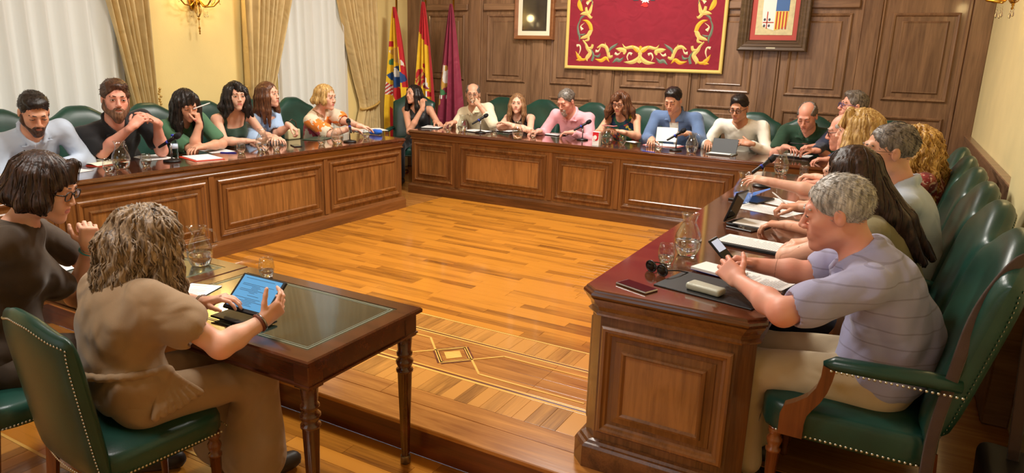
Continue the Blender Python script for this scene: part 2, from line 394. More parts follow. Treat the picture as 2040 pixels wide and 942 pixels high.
# main planks running along X
y = 3.44; i = 0
while y < 6.72:
    w = .0735; x = -4.62-random.uniform(0, .9)
    while x < -.9:
        d = random.choice([.28, .45, .6, .75, .9, 1.05, 1.2]); x1 = x+d
        a, b = max(x, -4.62), min(x1, -.9)
        if b-a > .03: MB().box((a, y, -.012), (b-.0012, y+w-.0012, random.uniform(-.0006, 0)), c=.0008).obj('plank', M_PLANK, platform)
        x = x1
    y += w
MB().box((-6.4, 2.57, -.012), (-4.59, YB, -.001)).obj('platform_boards_under_desk', M_EDGEBOARD, platform)
MB().box((-4.62, 6.73, -.012), (-.9, YB, -.001)).obj('platform_boards_under_desk', M_EDGEBOARD, platform)
MB().box((-.9, 2.77, -.012), (XR, YB, -.001)).obj('platform_boards_under_desk', M_EDGEBOARD, platform)
lf = thing('floor.001', 'lower parquet floor in front of the platform step', kind='structure')
MB().box((XW, YF, ZL-.1), (XR, YS, ZL-.006)).obj('subfloor', M_UNDER, lf)
y = 1.86; n = 0
while y < YS-.02:
    x = -4.6-random.uniform(0, .6)
    while x < .6:
        d = random.choice([.35, .5, .7, .9]); MB().box((x, y, ZL-.012), (min(x+d, .64)-.0012, min(y+.085, YS)-.0012, ZL-random.uniform(0, .0006)), c=.0008).obj('plank', M_PLANK, lf); x += d
    y += .085
for y0, y1 in ((1.842, 1.858), (1.40, 1.414)): MB().box((-4.6, y0, ZL-.012), (.6, y1, ZL), c=.0006).obj('inlay_strip', M_INLAY, lf)
x = -4.6
while x < .6:
    d = random.uniform(.5, .9)
    for k in range(4): MB().box((x, 1.415+k*.1065, ZL-.012), (x+d-.001, 1.415+(k+1)*.1065-.001, ZL-.001), c=.0006).obj('parquet_board', M_PLANK, lf)
    x += d
for mx in (-3.55, -1.8): motif(lf, mx, 1.63, ZL, .86)
blocks(1.19, 1.398, -4.6, -1.0, lf, ZL)
MB().box((-6.4, YF, ZL-.012), (-4.602, YS, ZL-.001)).obj('floor_field', M_EDGEBOARD, lf)
MB().box((-4.6, YF, ZL-.012), (.64, 1.188, ZL-.001)).obj('floor_field', M_EDGEBOARD, lf)

# ---------------------------------------------------------------- council desks
TOPZ = .76
DPROF = [(.0, .105), (.0, .0)]
def desk(name, label, O, U, V, length, depth, stiles, ends, topmat, endpanel=None, cham=0.):
    """O = front-left corner on the floor, U along the front, V = into the desk (away from the viewer side)"""
    O, U, V = [np.array(q, float) for q in (O, U, V)]; Z = np.array([0, 0, 1.]); d = thing(name, label, 'desk', tuple(O+U*length/2+V*depth/2))
    mU = M_DESKX if abs(U[0]) > .5 else M_DESKY
    def ring(inset):  # plan outline with chamfered ends
        c = cham; L0, L1 = inset, length-inset; D0, D1 = inset, depth-inset
        c0 = c if 'l' in ends else 0; c1 = c if 'r' in ends else 0
        P = []
        P += [(L0+c0, D0), (L1-c1, D0)] if True else []
        P += [(L1, D0+c1)] if c1 else []
        P += [(L1, D1-c1), (L1-c1, D1)] if c1 else [(L1, D1)]
        P += [(L0+c0, D1), (L0, D1-c0)] if c0 else [(L0, D1)]
        P += [(L0, D0+c0)] if c0 else []
        return P
    def ringU(inset):   # open kneehole on the sitters' side
        c = cham; L0, L1 = inset, length-inset; D0, D1 = inset, depth-inset; c0 = c if 'l' in ends else 0; c1 = c if 'r' in ends else 0
        P = [(L0+c0, D0), (L1-c1, D0)]+([(L1, D0+c1)] if c1 else [])+([(L1, D1-c1), (L1-c1, D1)] if c1 else [(L1, D1)])
        P += [(length-.1, D1), (length-.1, .1), (.1, .1), (.1, D1)]
        return P+([(L0+c0, D1), (L0, D1-c0)] if c0 else [(L0, D1)])+([(L0, D0+c0)] if c0 else [])
    def solid(prof, nm, mt, hollow=False):
        m = MB(); k = None
        for ins, z in prof:
            P = ring(ins) if not hollow else ringU(ins); k = len(P); m.v += [tuple(O+U*a+V*b+Z*z) for a, b in P]
        n = len(prof)
        for i in range(n-1):
            for j in range(k): m.f.append((i*k+j, i*k+(j+1) % k, (i+1)*k+(j+1) % k, (i+1)*k+j))
        m.f += [tuple(range(k-1, -1, -1)), tuple((n-1)*k+j for j in range(k))]
        m.m = [0]*len(m.f); m.sm = [False]*len(m.f); return m.obj(nm, mt, d)
    solid([(0, 0), (0, .092), (.006, .104), (.014, .107), (.018, .118), (.03, .122)], 'plinth', mU, True)
    solid([(.034, .12), (.034, .66)], 'body', M_DESK, True)
    solid([(.034, .65), (.022, .655), (.018, .664), (.028, .672), (.024, .69), (.012, .712), (.008, .722), (.012, .726)], 'cornice', mU)
    solid([(.01, .726), (.002, .73), (0, .738), (.002, .747), (.008, .75), (.010, .757), (.014, TOPZ)], 'top', topmat)
    def panel(P0, PU, PN, w, h, field_in=.075):
        MB().frame(P0, PU, Z, PN, w, h, [(0, 0), (.0, .012), (.008, .019), (.018, .019), (.024, .010), (.034, .008), (.04, 0)]).obj('panel_moulding', M_DESK, d)
        q = P0+PU*field_in+Z*field_in
        MB().frame(q, PU, Z, PN, w-2*field_in, h-2*field_in, [(-.03, .0), (-.028, .004), (.0, .006), (.003, .018), (.012, .02), (.02, .01)]).obj('field_moulding', M_DESK, d)
        c = q+PU*(w/2-field_in)+Z*(h/2-field_in)
        MB().obox(c+PN*.004, PU*(w/2-field_in-.012), Z*(h/2-field_in-.012), PN*.006, ch=.001).obj('panel_field', M_FIELD, d)
    F = O+V*.034
    for a, b in zip(stiles[:-1], stiles[1:]):
        panel(F+U*(a+.055)+Z*.16, U, -V, b-a-.11, .455)
    for s in stiles[1:-1]:
        MB().obox(F+U*s+Z*.39-V*.004, U*.024, Z*.262, V*.006, ch=.002).obj('stile', M_DESK, d)
    if endpanel == 'l': panel(O+U*.034+V*(depth-.1)+Z*.16, -V, -U, depth-.2, .455, .085)
    if endpanel == 'r': panel(O+U*(length-.034)+V*.1+Z*.16, V, U, depth-.2, .455, .085)
    return d
# left desk: front faces +X. U runs along -Y? front-left corner seen from the front
desk('council_desk', 'long panelled walnut desk along the left side, under the curtained windows', (-4.606, 5.979, 0), (0, -1, 0), (-1, 0, 0), 5.0, .70,
     [.02, 1.18, 2.43, 3.52, 4.7, 4.98], '', M_DESKY)
desk('council_desk', 'panelled walnut desk across the back, below the red tapestry', (-5.124, 6.696, 0), (1, 0, 0), (0, 1, 0), 4.75, .70,
     [.02, .68, 1.895, 2.66, 3.88, 4.73], '', M_DESKX)
desk('council_desk', 'panelled walnut desk along the right side, nearest to the camera, with chamfered corners', (-.996, 2.369, 0), (0, 1, 0), (1, 0, 0), 3.75, .70,
     [.06, 1.2, 2.4, 3.7], 'lr', M_DESKY, 'l', .055)
for o in COL.objects:
    if o.name.startswith('top'):
        o.data.materials[0] = M_TOP
# ================================================================ people: one smooth surface per body, grown from blended limbs
class Field:
    """signed distance field made of blended primitives, meshed with surface nets"""
    def __init__(s): s.p = []; s.cuts = []; s.warp = None
    def rc(s, a, b, ra, rb=None, k=.02, op='u'):
        s.p.append(('rc', np.array(a, float), np.array(b, float), ra, ra if rb is None else rb, k, op)); return s
    def el(s, c, r, A=None, k=.02, op='u'):
        s.p.append(('el', np.array(c, float), np.array(r, float), np.eye(3) if A is None else np.array(A, float), None, k, op)); return s
    def bx(s, c, h, A=None, rad=.01, k=.01, op='u'):
        s.p.append(('bx', np.array(c, float), np.array(h, float), np.eye(3) if A is None else np.array(A, float), rad, k, op)); return s
    def cut(s, p, n, k=.004): s.cuts.append((np.array(p, float), np.array(n, float)/np.linalg.norm(n), k)); return s
    def bounds(s):
        lo = np.full(3, 1e9); hi = -lo
        for q in s.p:
            if q[6] != 'u': continue
            l, h = s.pb(q); lo = np.minimum(lo, l); hi = np.maximum(hi, h)
        return lo, hi
    def pb(s, q):
        if q[0] == 'rc': return np.minimum(q[1]-q[3], q[2]-q[4]), np.maximum(q[1]+q[3], q[2]+q[4])
        e = np.sqrt(((np.abs(q[3])*q[2][:, None])**2).sum(0)) if q[0] == 'el' else (np.abs(q[3])*q[2][:, None]).sum(0)+q[4]
        return q[1]-e, q[1]+e
    def evaluate(s, ax):
        D = np.full([len(a) for a in ax], .08, np.float32); vox = ax[0][1]-ax[0][0]
        for q in s.p:
            l, h = s.pb(q); mg = max(q[5], .005)+2.5*vox
            I = [(np.searchsorted(ax[i], l[i]-mg), np.searchsorted(ax[i], h[i]+mg)) for i in range(3)]
            if any(b <= a for a, b in I): continue
            sl = tuple(slice(a, b) for a, b in I)
            X = ax[0][sl[0]][:, None, None].astype(np.float32); Y = ax[1][sl[1]][None, :, None].astype(np.float32); Z = ax[2][sl[2]][None, None, :].astype(np.float32)
            if q[0] == 'rc':
                a, b = q[1], q[2]; ba = b-a; L = max(ba@ba, 1e-10)
                t = np.clip(((X-a[0])*ba[0]+(Y-a[1])*ba[1]+(Z-a[2])*ba[2])/L, 0, 1)
                d = np.sqrt((X-a[0]-t*ba[0])**2+(Y-a[1]-t*ba[1])**2+(Z-a[2]-t*ba[2])**2)-(q[3]+(q[4]-q[3])*t)
            else:
                c, r, A = q[1], q[2], q[3]
                x, y, z = X-c[0], Y-c[1], Z-c[2]
                P = [A[i][0]*x+A[i][1]*y+A[i][2]*z for i in range(3)]
                if q[0] == 'el':
                    k0 = np.sqrt(sum((P[i]/r[i])**2 for i in range(3))); k1 = np.sqrt(sum((P[i]/r[i]**2)**2 for i in range(3)))+1e-6
                    d = k0*(k0-1)/k1
                else:
                    Q = [np.abs(P[i])-r[i] for i in range(3)]
                    d = np.sqrt(sum(np.maximum(w, 0)**2 for w in Q))+np.minimum(np.maximum(np.maximum(Q[0], Q[1]), Q[2]), 0)-q[4]
            o = D[sl]; k = max(q[5], 1e-4)
            if q[6] == 'u':
                hh = np.clip(.5+.5*(o-d)/k, 0, 1); D[sl] = o+(d-o)*hh-k*hh*(1-hh)
            else:
                d = -d; hh = np.clip(.5-.5*(o-d)/k, 0, 1); D[sl] = o+(d-o)*hh+k*hh*(1-hh)
        X, Y, Z = ax[0][:, None, None], ax[1][None, :, None], ax[2][None, None, :]
        if s.warp is not None: D = D+s.warp(X, Y, Z).astype(np.float32)
        for p, n, k in s.cuts:
            d = ((X-p[0])*n[0]+(Y-p[1])*n[1]+(Z-p[2])*n[2]).astype(np.float32)
            hh = np.clip(.5-.5*(D-d)/k, 0, 1); D = D+(d-D)*hh+k*hh*(1-hh)
        return D
    def region(s, lo, hi, vox):
        ax = [np.arange(lo[i], hi[i]+vox, vox) for i in range(3)]
        return nets(s.evaluate(ax), ax)
    def build(s, vox, fine=()):
        """fine: list of (lo, hi, vox) boxes meshed more finely; earlier boxes win"""
        lo, hi = s.bounds(); V = []; Q = []; base = 0
        jobs = [(np.array(l), np.array(h), v) for l, h, v in fine]+[(lo-vox*2.5, hi+vox*2.5, vox)]
        for i, (l, h, v) in enumerate(jobs):
            vv, qq = s.region(l, h, v)
            if len(qq) == 0: continue
            cen = vv[qq].mean(1); keep = np.ones(len(qq), bool)
            for (l2, h2, v2) in jobs[:i]: keep &= ~np.all((cen > l2+v*.6) & (cen < h2-v*.6), axis=1)
            V.append(vv); Q.append(qq[keep]+base); base += len(vv)
        if not V: return np.zeros((0, 3)), np.zeros((0, 4), int)
        V = np.concatenate(V); Q = np.concatenate(Q)
        used = np.unique(Q); rm = np.zeros(len(V), int); rm[used] = np.arange(len(used))
        return V[used], rm[Q]
_C = [(i, j, k) for i in (0, 1) for j in (0, 1) for k in (0, 1)]
_E = [(a, b) for a in _C for b in _C if sum(abs(x-y) for x, y in zip(a, b)) == 1 and a < b]
def nets(D, ax):
    S = D < 0; n = D.shape
    if min(n) < 3: return np.zeros((0, 3)), np.zeros((0, 4), int)
    cnt = np.zeros([m-1 for m in n], np.int8)
    for c in _C: cnt += S[c[0]:n[0]-1+c[0], c[1]:n[1]-1+c[1], c[2]:n[2]-1+c[2]]
    I = np.argwhere((cnt > 0) & (cnt < 8))
    if len(I) == 0: return np.zeros((0, 3)), np.zeros((0, 4), int)
    idx = np.full(cnt.shape, -1, np.int64); idx[I[:, 0], I[:, 1], I[:, 2]] = np.arange(len(I))
    acc = np.zeros((len(I), 3)); num = np.zeros(len(I))
    for a, b in _E:
        da = D[I[:, 0]+a[0], I[:, 1]+a[1], I[:, 2]+a[2]]; db = D[I[:, 0]+b[0], I[:, 1]+b[1], I[:, 2]+b[2]]
        m = (da < 0) != (db < 0); t = np.where(m, da/np.where(m, da-db, 1), 0)
        for q in range(3): acc[:, q] += np.where(m, a[q]+t*(b[q]-a[q]), 0)
        num += m
    P = I+acc/num[:, None]
    V = np.stack([ax[q][0]+P[:, q]*(ax[q][1]-ax[q][0]) for q in range(3)], 1)
    F = []
    for q in range(3):
        sl0 = [slice(None)]*3; sl1 = [slice(None)]*3; sl0[q] = slice(0, -1); sl1[q] = slice(1, None)
        s0, s1 = S[tuple(sl0)], S[tuple(sl1)]; E = np.argwhere(s0 != s1)
        u, w = (q+1) % 3, (q+2) % 3
        ok = (E[:, u] > 0) & (E[:, w] > 0) & (E[:, u] < n[u]-1) & (E[:, w] < n[w]-1); E = E[ok]
        flip = s0[E[:, 0], E[:, 1], E[:, 2]]
        def cell(du, dw):
            c = E.copy(); c[:, u] += du; c[:, w] += dw; return idx[c[:, 0], c[:, 1], c[:, 2]]
        qd = np.stack([cell(-1, -1), cell(0, -1), cell(0, 0), cell(-1, 0)], 1)
        qd[~flip] = qd[~flip][:, ::-1]; F.append(qd)
    return V, np.concatenate(F)
def np_obj(name, V, Q, mats, parent, mi=None, **kw):
    me = bpy.data.meshes.new(name); me.vertices.add(len(V)); me.vertices.foreach_set('co', np.ascontiguousarray(V, np.float32).ravel())
    me.loops.add(len(Q)*4); me.loops.foreach_set('vertex_index', np.ascontiguousarray(Q, np.int32).ravel())
    me.polygons.add(len(Q)); me.polygons.foreach_set('loop_start', np.arange(len(Q), dtype=np.int32)*4)
    me.polygons.foreach_set('use_smooth', np.ones(len(Q), bool))
    for m in (mats if isinstance(mats, (list, tuple)) else [mats]): me.materials.append(m)
    if mi is not None: me.polygons.foreach_set('material_index', mi.astype(np.int32))
    me.update(calc_edges=True); me.validate()
    o = bpy.data.objects.new(name, me); COL.objects.link(o); o.parent = parent; o.matrix_parent_inverse = parent.matrix_basis.inverted()
    for k, v in kw.items(): o[k] = v
    return o

def skin(name, col, rough=.5):
    m, nt, b = newmat(name); L = nt.links.new
    tc = N(nt, 'ShaderNodeTexCoord'); n = N(nt, 'ShaderNodeTexNoise', Scale=14., Detail=4.); L(tc.outputs['Object'], n.inputs['Vector'])
    rp = N(nt, 'ShaderNodeValToRGB'); e = rp.color_ramp.elements; e[0].position = .3; e[1].position = .72
    e[0].color = col; e[1].color = (min(1, col[0]*1.08), col[1]*.88, col[2]*.84, 1)
    L(n.outputs['Fac'], rp.inputs['Fac']); L(rp.outputs['Color'], b.inputs['Base Color'])
    setp(b, Roughness=rough); b.inputs['Subsurface Weight'].default_value = .06; b.inputs['Subsurface Radius'].default_value = (.012, .005, .003)
    b.inputs['Subsurface Scale'].default_value = .6
    return m
SKINS = {'fair': skin('skin_fair', srgb(230, 184, 158)), 'tan': skin('skin_tan', srgb(214, 164, 134)), 'ruddy': skin('skin_ruddy', srgb(220, 162, 140)), 'dark': skin('skin_olive', srgb(198, 148, 118))}
M_LIP = mat('lips', srgb(184, 116, 102), .45); M_LIPR = mat('lips_rose', srgb(190, 108, 100), .4)
M_EYEW = mat('eye_white', srgb(226, 220, 212), .2); M_IRIS = mat('iris_brown', srgb(52, 34, 24), .15); M_LASH = mat('lash_dark', srgb(38, 26, 22), .6)
def hairmat(name, c0, c1, rough=.42, sx=90.):
    m, nt, b = newmat(name); L = nt.links.new
    tc = N(nt, 'ShaderNodeTexCoord'); mp = N(nt, 'ShaderNodeMapping'); mp.inputs['Scale'].default_value = (sx, sx, sx*.16); L(tc.outputs['Object'], mp.inputs['Vector'])
    n = N(nt, 'ShaderNodeTexNoise', Scale=1., Detail=5., Distortion=.8); L(mp.outputs[0], n.inputs['Vector'])
    rp = N(nt, 'ShaderNodeValToRGB'); e = rp.color_ramp.elements; e[0].position = .34; e[0].color = c0; e[1].position = .68; e[1].color = c1
    L(n.outputs['Fac'], rp.inputs['Fac']); L(rp.outputs['Color'], b.inputs['Base Color']); setp(b, Roughness=rough)
    b.inputs['Specular IOR Level'].default_value = .4
    bp = N(nt, 'ShaderNodeBump', Strength=.5, Distance=.004); L(n.outputs['Fac'], bp.inputs['Height']); L(bp.outputs['Normal'], b.inputs['Normal'])
    return m
HAIRS = {'black': hairmat('hair_black', srgb(14, 11, 10), srgb(46, 36, 32)), 'brown': hairmat('hair_brown', srgb(42, 26, 18), srgb(96, 62, 42)),
         'chest': hairmat('hair_chestnut', srgb(58, 32, 20), srgb(120, 76, 48)), 'dkbrown': hairmat('hair_dark_brown', srgb(28, 18, 14), srgb(70, 46, 34)),
         'blond': hairmat('hair_blond', srgb(150, 108, 56), srgb(226, 190, 122)), 'goldb': hairmat('hair_gold_blond', srgb(128, 84, 34), srgb(222, 178, 96)),
         'ltbrown': hairmat('hair_light_brown', srgb(96, 66, 42), srgb(166, 124, 84)), 'grey': hairmat('hair_grey', srgb(126, 122, 116), srgb(214, 210, 204)),
         'greydk': hairmat('hair_grey_dark', srgb(66, 58, 52), srgb(140, 130, 120)), 'salt': hairmat('hair_salt', srgb(120, 112, 102), srgb(214, 208, 196)),
         'beard': hairmat('beard_brown', srgb(70, 44, 30), srgb(142, 104, 78)), 'beardg': hairmat('beard_grey', srgb(120, 104, 92), srgb(220, 210, 198)),
         'curl': hairmat('hair_ash_brown', srgb(76, 60, 46), srgb(186, 160, 130)), 'stub': hairmat('beard_dark', srgb(44, 30, 24), srgb(98, 68, 52))}
def cloth(name, col, var=.1, rough=.85, bump=.25, pattern=None, fold=.45, **kw):
    """woven cloth; pattern = list of colours for a printed fabric, or ('stripe', colour, spacing)"""
    m, nt, b = newmat(name); L = nt.links.new
    tc = N(nt, 'ShaderNodeTexCoord')
    w = N(nt, 'ShaderNodeTexNoise', Scale=420., Detail=2.); L(tc.outputs['Object'], w.inputs['Vector'])
    n = N(nt, 'ShaderNodeTexNoise', Scale=7., Detail=5.); L(tc.outputs['Object'], n.inputs['Vector'])
    rp = N(nt, 'ShaderNodeValToRGB'); e = rp.color_ramp.elements; e[0].position = .3; e[1].position = .7
    e[0].color = tuple(c*(1-var) for c in col[:3])+(1,); e[1].color = tuple(min(1, c*(1+var)) for c in col[:3])+(1,)
    if pattern and pattern[0] == 'stripe':
        sp = N(nt, 'ShaderNodeSeparateXYZ'); L(tc.outputs['Object'], sp.inputs[0])
        ma = N(nt, 'ShaderNodeMath', operation='MULTIPLY'); ma.inputs[1].default_value = 1/pattern[2]; L(sp.outputs['Z'], ma.inputs[0])
        fr = N(nt, 'ShaderNodeMath', operation='FRACT'); L(ma.outputs[0], fr.inputs[0])
        gt = N(nt, 'ShaderNodeMath', operation='LESS_THAN'); gt.inputs[1].default_value = .09; L(fr.outputs[0], gt.inputs[0])
        mx = N(nt, 'ShaderNodeMixRGB'); mx.inputs['Color2'].default_value = pattern[1]; L(gt.outputs[0], mx.inputs['Fac']); L(n.outputs['Fac'], rp.inputs['Fac']); L(rp.outputs['Color'], mx.inputs['Color1'])
        L(mx.outputs[0], b.inputs['Base Color'])
    elif pattern:
        v = N(nt, 'ShaderNodeTexVoronoi', Scale=pattern[0]); L(tc.outputs['Object'], v.inputs['Vector'])
        ds = N(nt, 'ShaderNodeTexNoise', Scale=20., Detail=2.); L(tc.outputs['Object'], ds.inputs['Vector'])
        mxv = N(nt, 'ShaderNodeMixRGB'); mxv.inputs['Fac'].default_value = .12; L(tc.outputs['Object'], mxv.inputs['Color1']); L(ds.outputs['Color'], mxv.inputs['Color2']); L(mxv.outputs[0], v.inputs['Vector'])
        sp = N(nt, 'ShaderNodeSeparateColor'); L(v.outputs['Color'], sp.inputs[0])
        rp.color_ramp.interpolation = 'CONSTANT'; cols = pattern[1]
        while len(rp.color_ramp.elements) < len(cols): rp.color_ramp.elements.new(.5)
        for i, c in enumerate(cols): rp.color_ramp.elements[i].position = i/len(cols); rp.color_ramp.elements[i].color = c
        L(sp.outputs[0], rp.inputs['Fac']); L(rp.outputs['Color'], b.inputs['Base Color'])
    else:
        L(n.outputs['Fac'], rp.inputs['Fac']); L(rp.outputs['Color'], b.inputs['Base Color'])
    fo = N(nt, 'ShaderNodeTexNoise', Scale=6., Detail=1., Distortion=1.2); L(tc.outputs['Object'], fo.inputs['Vector'])
    bf_ = N(nt, 'ShaderNodeBump', Strength=fold, Distance=.03); L(fo.outputs['Fac'], bf_.inputs['Height'])
    bp = N(nt, 'ShaderNodeBump', Strength=bump, Distance=.002); L(w.outputs['Fac'], bp.inputs['Height']); L(bf_.outputs['Normal'], bp.inputs['Normal']); L(bp.outputs['Normal'], b.inputs['Normal'])
    setp(b, Roughness=rough); b.inputs['Sheen Weight'].default_value = .15
    return m

nrm = lambda v: np.array(v, float)/(np.linalg.norm(v)+1e-12)
def wrinkles(amp, seed, freq=26.):
    rs = np.random.RandomState(seed); K = rs.normal(size=(5, 3)); K = K/np.linalg.norm(K, axis=1)[:, None]*freq*rs.uniform(.6, 1.6, (5, 1)); ph = rs.uniform(0, 6.28, 5)
    def f(X, Y, Z):
        o = 0
        for (a, b, c), p in zip(K, ph):
            o = o+np.sin(a*X+b*Y+c*Z+p+1.3*np.sin(c*.4*X+a*.4*Z+p))
        return amp*o/3
    return f
def ik(S, Wr, pole, a=.285, b=.25):
    S, Wr = np.array(S), np.array(Wr); d = Wr-S; L = np.linalg.norm(d); L2 = min(L, a+b-.004); u = d/L
    t = (a*a-b*b+L2*L2)/(2*L2); h = math.sqrt(max(a*a-t*t, 0)); p = np.array(pole, float); p = nrm(p-u*(p@u))
    return S+u*t*L/L2+p*h
def hand_prims(Fd, Wr, d, n, side, curl=.5, thumb=.5, s=1., spread=.12):
    """palm with five separate fingers; side 'R' or 'L'; d = finger direction, n = back-of-hand normal"""
    d = nrm(d); n = np.array(n, float); n = nrm(n-d*(n@d)); t = np.cross(n, d)*(1 if side == 'R' else -1); Wr = np.array(Wr, float)
    if np.isscalar(curl): curl = [curl]*4
    Fd.bx(Wr+d*.05*s, (.028*s, .036*s, .005*s), [t, d, n], .0095*s, .012)
    Fd.rc(Wr-d*.03*s, Wr+d*.025*s, .0245*s, .0215*s, .02)
    ends = []
    for i in range(4):
        p = Wr+d*(.09-.006*abs(i-1.2))*s+t*(.0315-.0205*i)*s; th = .12
        fl = (.95, 1.06, 1.0, .8)[i]*s; r = (.0092, .0095, .0092, .0082)[i]*s; sp = t*(1.2-i)*spread
        Fd.rc(p-d*.03*s, p, r*1.05, r*1.05, .006)
        for ln, bend, r2 in ((.043, .75, .93), (.026, 1.1, .86), (.02, .75, .78)):
            th += curl[i]*bend; q = p+nrm(d*math.cos(th)-n*math.sin(th)+sp*max(0, math.cos(th)))*ln*fl
            Fd.rc(p, q, r, r*r2/.93*.96, .0025); p = q; r *= .95
        ends.append(p)
    p = Wr+d*.022*s+t*.024*s-n*.006*s; dr = nrm(t*.8+d*.62-n*.25); r = .0125*s
    for ln, bt in ((.042, 0), (.033, thumb*.6), (.026, thumb*.6)):
        dr = nrm(dr*math.cos(bt)+nrm(d*.8-t*.35-n*.45)*math.sin(bt)); q = p+dr*ln*s; Fd.rc(p, q, r, r*.88, .006); p = q; r *= .86
    ends.append(p); return ends

def hframe(yaw, pitch, roll=0):
    y, p, r = R(yaw), R(pitch), R(roll)
    f = np.array([math.cos(y)*math.cos(p), math.sin(y)*math.cos(p), math.sin(p)]); rt = np.array([math.sin(y), -math.cos(y), 0.]); u = np.cross(rt, f)
    return np.array([rt*math.cos(r)+u*math.sin(r), f, u*math.cos(r)-rt*math.sin(r)])   # rows: right, forward, up

def person(label, seat, face, head, hyaw, hpitch=0, hroll=0, sk='fair', female=False, hs=1., zf=0., w=1., belly=1., shw=None, armR=None, armL=None,
           shirt=None, sleeve='short', neck='crew', hair=None, haircol='brown', beard=None, beardcol='beard', glasses=None, trousers=None, skirt=False,
           vox=.0185, hvox=.0054, avox=.0088, seed=1, ns=1., legs=True, lean=None, collar=False, eyes=1., jacket=None, group='people seated round the council desks', bulge=.035, lipm=None, drop=0., inner=None, amp=.005):
    """seat = (x, y) hip point; face/hyaw in degrees; arms: dict(w=wrist, e=elbow or pole=, d=finger dir, n=back of hand, curl, thumb)"""
    root = thing('person', label, 'person', (seat[0], seat[1], zf), 0, group)
    H = np.array(head, float); A = hframe(hyaw, hpitch, hroll); s = hs
    P = lambda x, y, z: H+(A.T@np.array([x, y, z]))*s
    bf = hframe(face, 0); r, fwd = bf[0], bf[1]
    pel = np.array([seat[0], seat[1], zf+.56-drop])
    if shw is None: shw = .165 if female else .195
    Nn = P(0, -.05, -.075)+np.array([0, 0, -.076*s])-fwd*.025 if lean is None else np.array(lean, float)
    D = Nn-pel; L = np.linalg.norm(D); u = D/L; fs = nrm(np.cross(u, r)); r2 = np.cross(fs, u)
    Qs = lambda t, o=0., b=0.: pel+D*t-fs*(bulge*4*t*(1-t))+fs*o+r2*b
    T = [r2, fs, u]; g = .9 if female else 1.
    B = Field()
    # head
    B.el(P(0, -.012, .035), np.array((.074, .094, .083))*s, A, .02)
    B.el(P(0, .022, -.03), np.array((.061, .065, .085))*s, A, .03)
    jw = .036 if female else .043
    for e in (-1, 1):
        B.rc(P(e*jw, .004, -.066), P(0, .068, -.098), .021*s, .018*s, .02)
        B.rc(P(e*.037, .056, -.022), P(e*.03, .06, -.04), .024*s, .02*s, .02)
    B.rc(P(-.03, .08, .024), P(.03, .08, .024), .0145*s, k=.014)
    for e in (-1, 1): B.el(P(e*.031, .101, .004), np.array((.019, .0175, .013))*s, A, .01, 's')
    for e in (-1, 1): B.el(P(e*.031, .0765, .003), np.array((.0155, .0145, .013))*s, A, .004)
    nz = .88 if female else 1.; B.rc(P(0, .087, .012), P(0, .109-(.005 if female else 0), -.028), .0075*s*nz, .0112*s*nz, .012)
    for e in (-1, 1): B.el(P(e*.0115, .1, -.034), np.array((.0085, .011, .008))*s, A, .006)
    B.el(P(0, .075, -.064), np.array((.031, .023, .028))*s, A, .014)
    B.rc(P(-.018, .0885, -.058), P(.018, .0885, -.058), .0058*s, k=.005); B.rc(P(-.015, .0885, -.0695), P(.015, .0885, -.0695), .0068*s, k=.005)
    B.rc(P(-.024, .097, -.0637), P(.024, .097, -.0637), .003*s, k=.003, op='s')
    B.rc(P(0, .074, -.101), P(0, .07, -.097), .018*s, k=.016)
    for e in (-1, 1):
        B.el(P(e*.077, -.008, -.004), np.array((.008, .018, .029))*s, A, .006); B.el(P(e*.087, -.002, -.002), np.array((.007, .009, .016))*s, A, .004, 's')
    nr = (.044 if female else .054)*s*ns
    B.rc(P(0, -.03, -.055), Nn, nr, nr*1.1, .03)
    # torso
    B.el(Qs(.03), (.165*w*g*1.04, .12*belly*g, .12), T, .05); B.el(Qs(.30), (.145*w*g, .115*belly*g, .15), T, .06)
    B.el(Qs(.6), (.152*w*g, .112*g, .17), T, .06); B.el(Qs(.8), (.15*w*g, .092*g, .11), T, .05)
    if female:
        for e in (-1, 1): B.el(Qs(.62, .075, e*.066), (.056, .058, .058), T, .04)
    Sh = {'R': Qs(.9, .0)+r2*shw, 'L': Qs(.9, .0)-r2*shw}
    ar = g*(1.08 if w > 1.08 else 1.)
    arms = {}
    for sd, e in (('R', 1), ('L', -1)):
        a = armR if sd == 'R' else armL
        if a is None: a = dict(w=Qs(.1, .30, e*.12))
        a = dict(a)
        if 'sh' in a: Sh[sd] = Sh[sd]+np.array(a['sh'])
        S = Sh[sd]; Wr = np.array(a['w'], float)
        E = np.array(a['e'], float) if 'e' in a else ik(S, Wr, a.get('pole', r2*e*.6-np.array([0, 0, 1.])-fs*.2), .285*g, .25*g)
        dd = a.get('d'); dd = nrm(Wr-E) if dd is None else nrm(dd)
        n_ = a.get('n', (0, 0, 1))
        arms[sd] = dict(S=S, E=E, W=Wr, d=dd, n=n_, a=a)
        B.rc(Nn-u*.035, S, .05*g, .05*ar, .05); B.rc(S, E, .05*ar, .04*ar, .03); B.rc(E, E, .041*ar, k=.02); B.rc(E, E+(Wr-E)*.35, .041*ar, .042*ar, .02); B.rc(E+(Wr-E)*.35, Wr, .042*ar, .0255*g, .02)
        arms[sd]['ends'] = hand_prims(B, Wr, dd, n_, sd, a.get('curl', .45), a.get('thumb', .5), a.get('hs', .92 if female else 1.0), a.get('spread', .12))
    legp = []
    if legs:
        for e in (-1, 1):
            hip = pel+r*e*.09-np.array([0, 0, .03]); kn = pel+fwd*.43+r*e*.11+np.array([0, 0, -.055]); an = np.array([kn[0], kn[1], zf+.1])-fwd*.03; toe = an+fwd*.17-np.array([0, 0, .06])
            legp.append((hip, kn, an, toe)); B.rc(hip, kn, .085*w*g, .056*g, .03); B.rc(kn, an, .055*g, .036*g, .02); B.rc(an-np.array([0, 0, .05])-fwd*.03, toe, .036, .03, .02)
    hb = .155*s
    fine = [(H-hb, H+hb, hvox)]
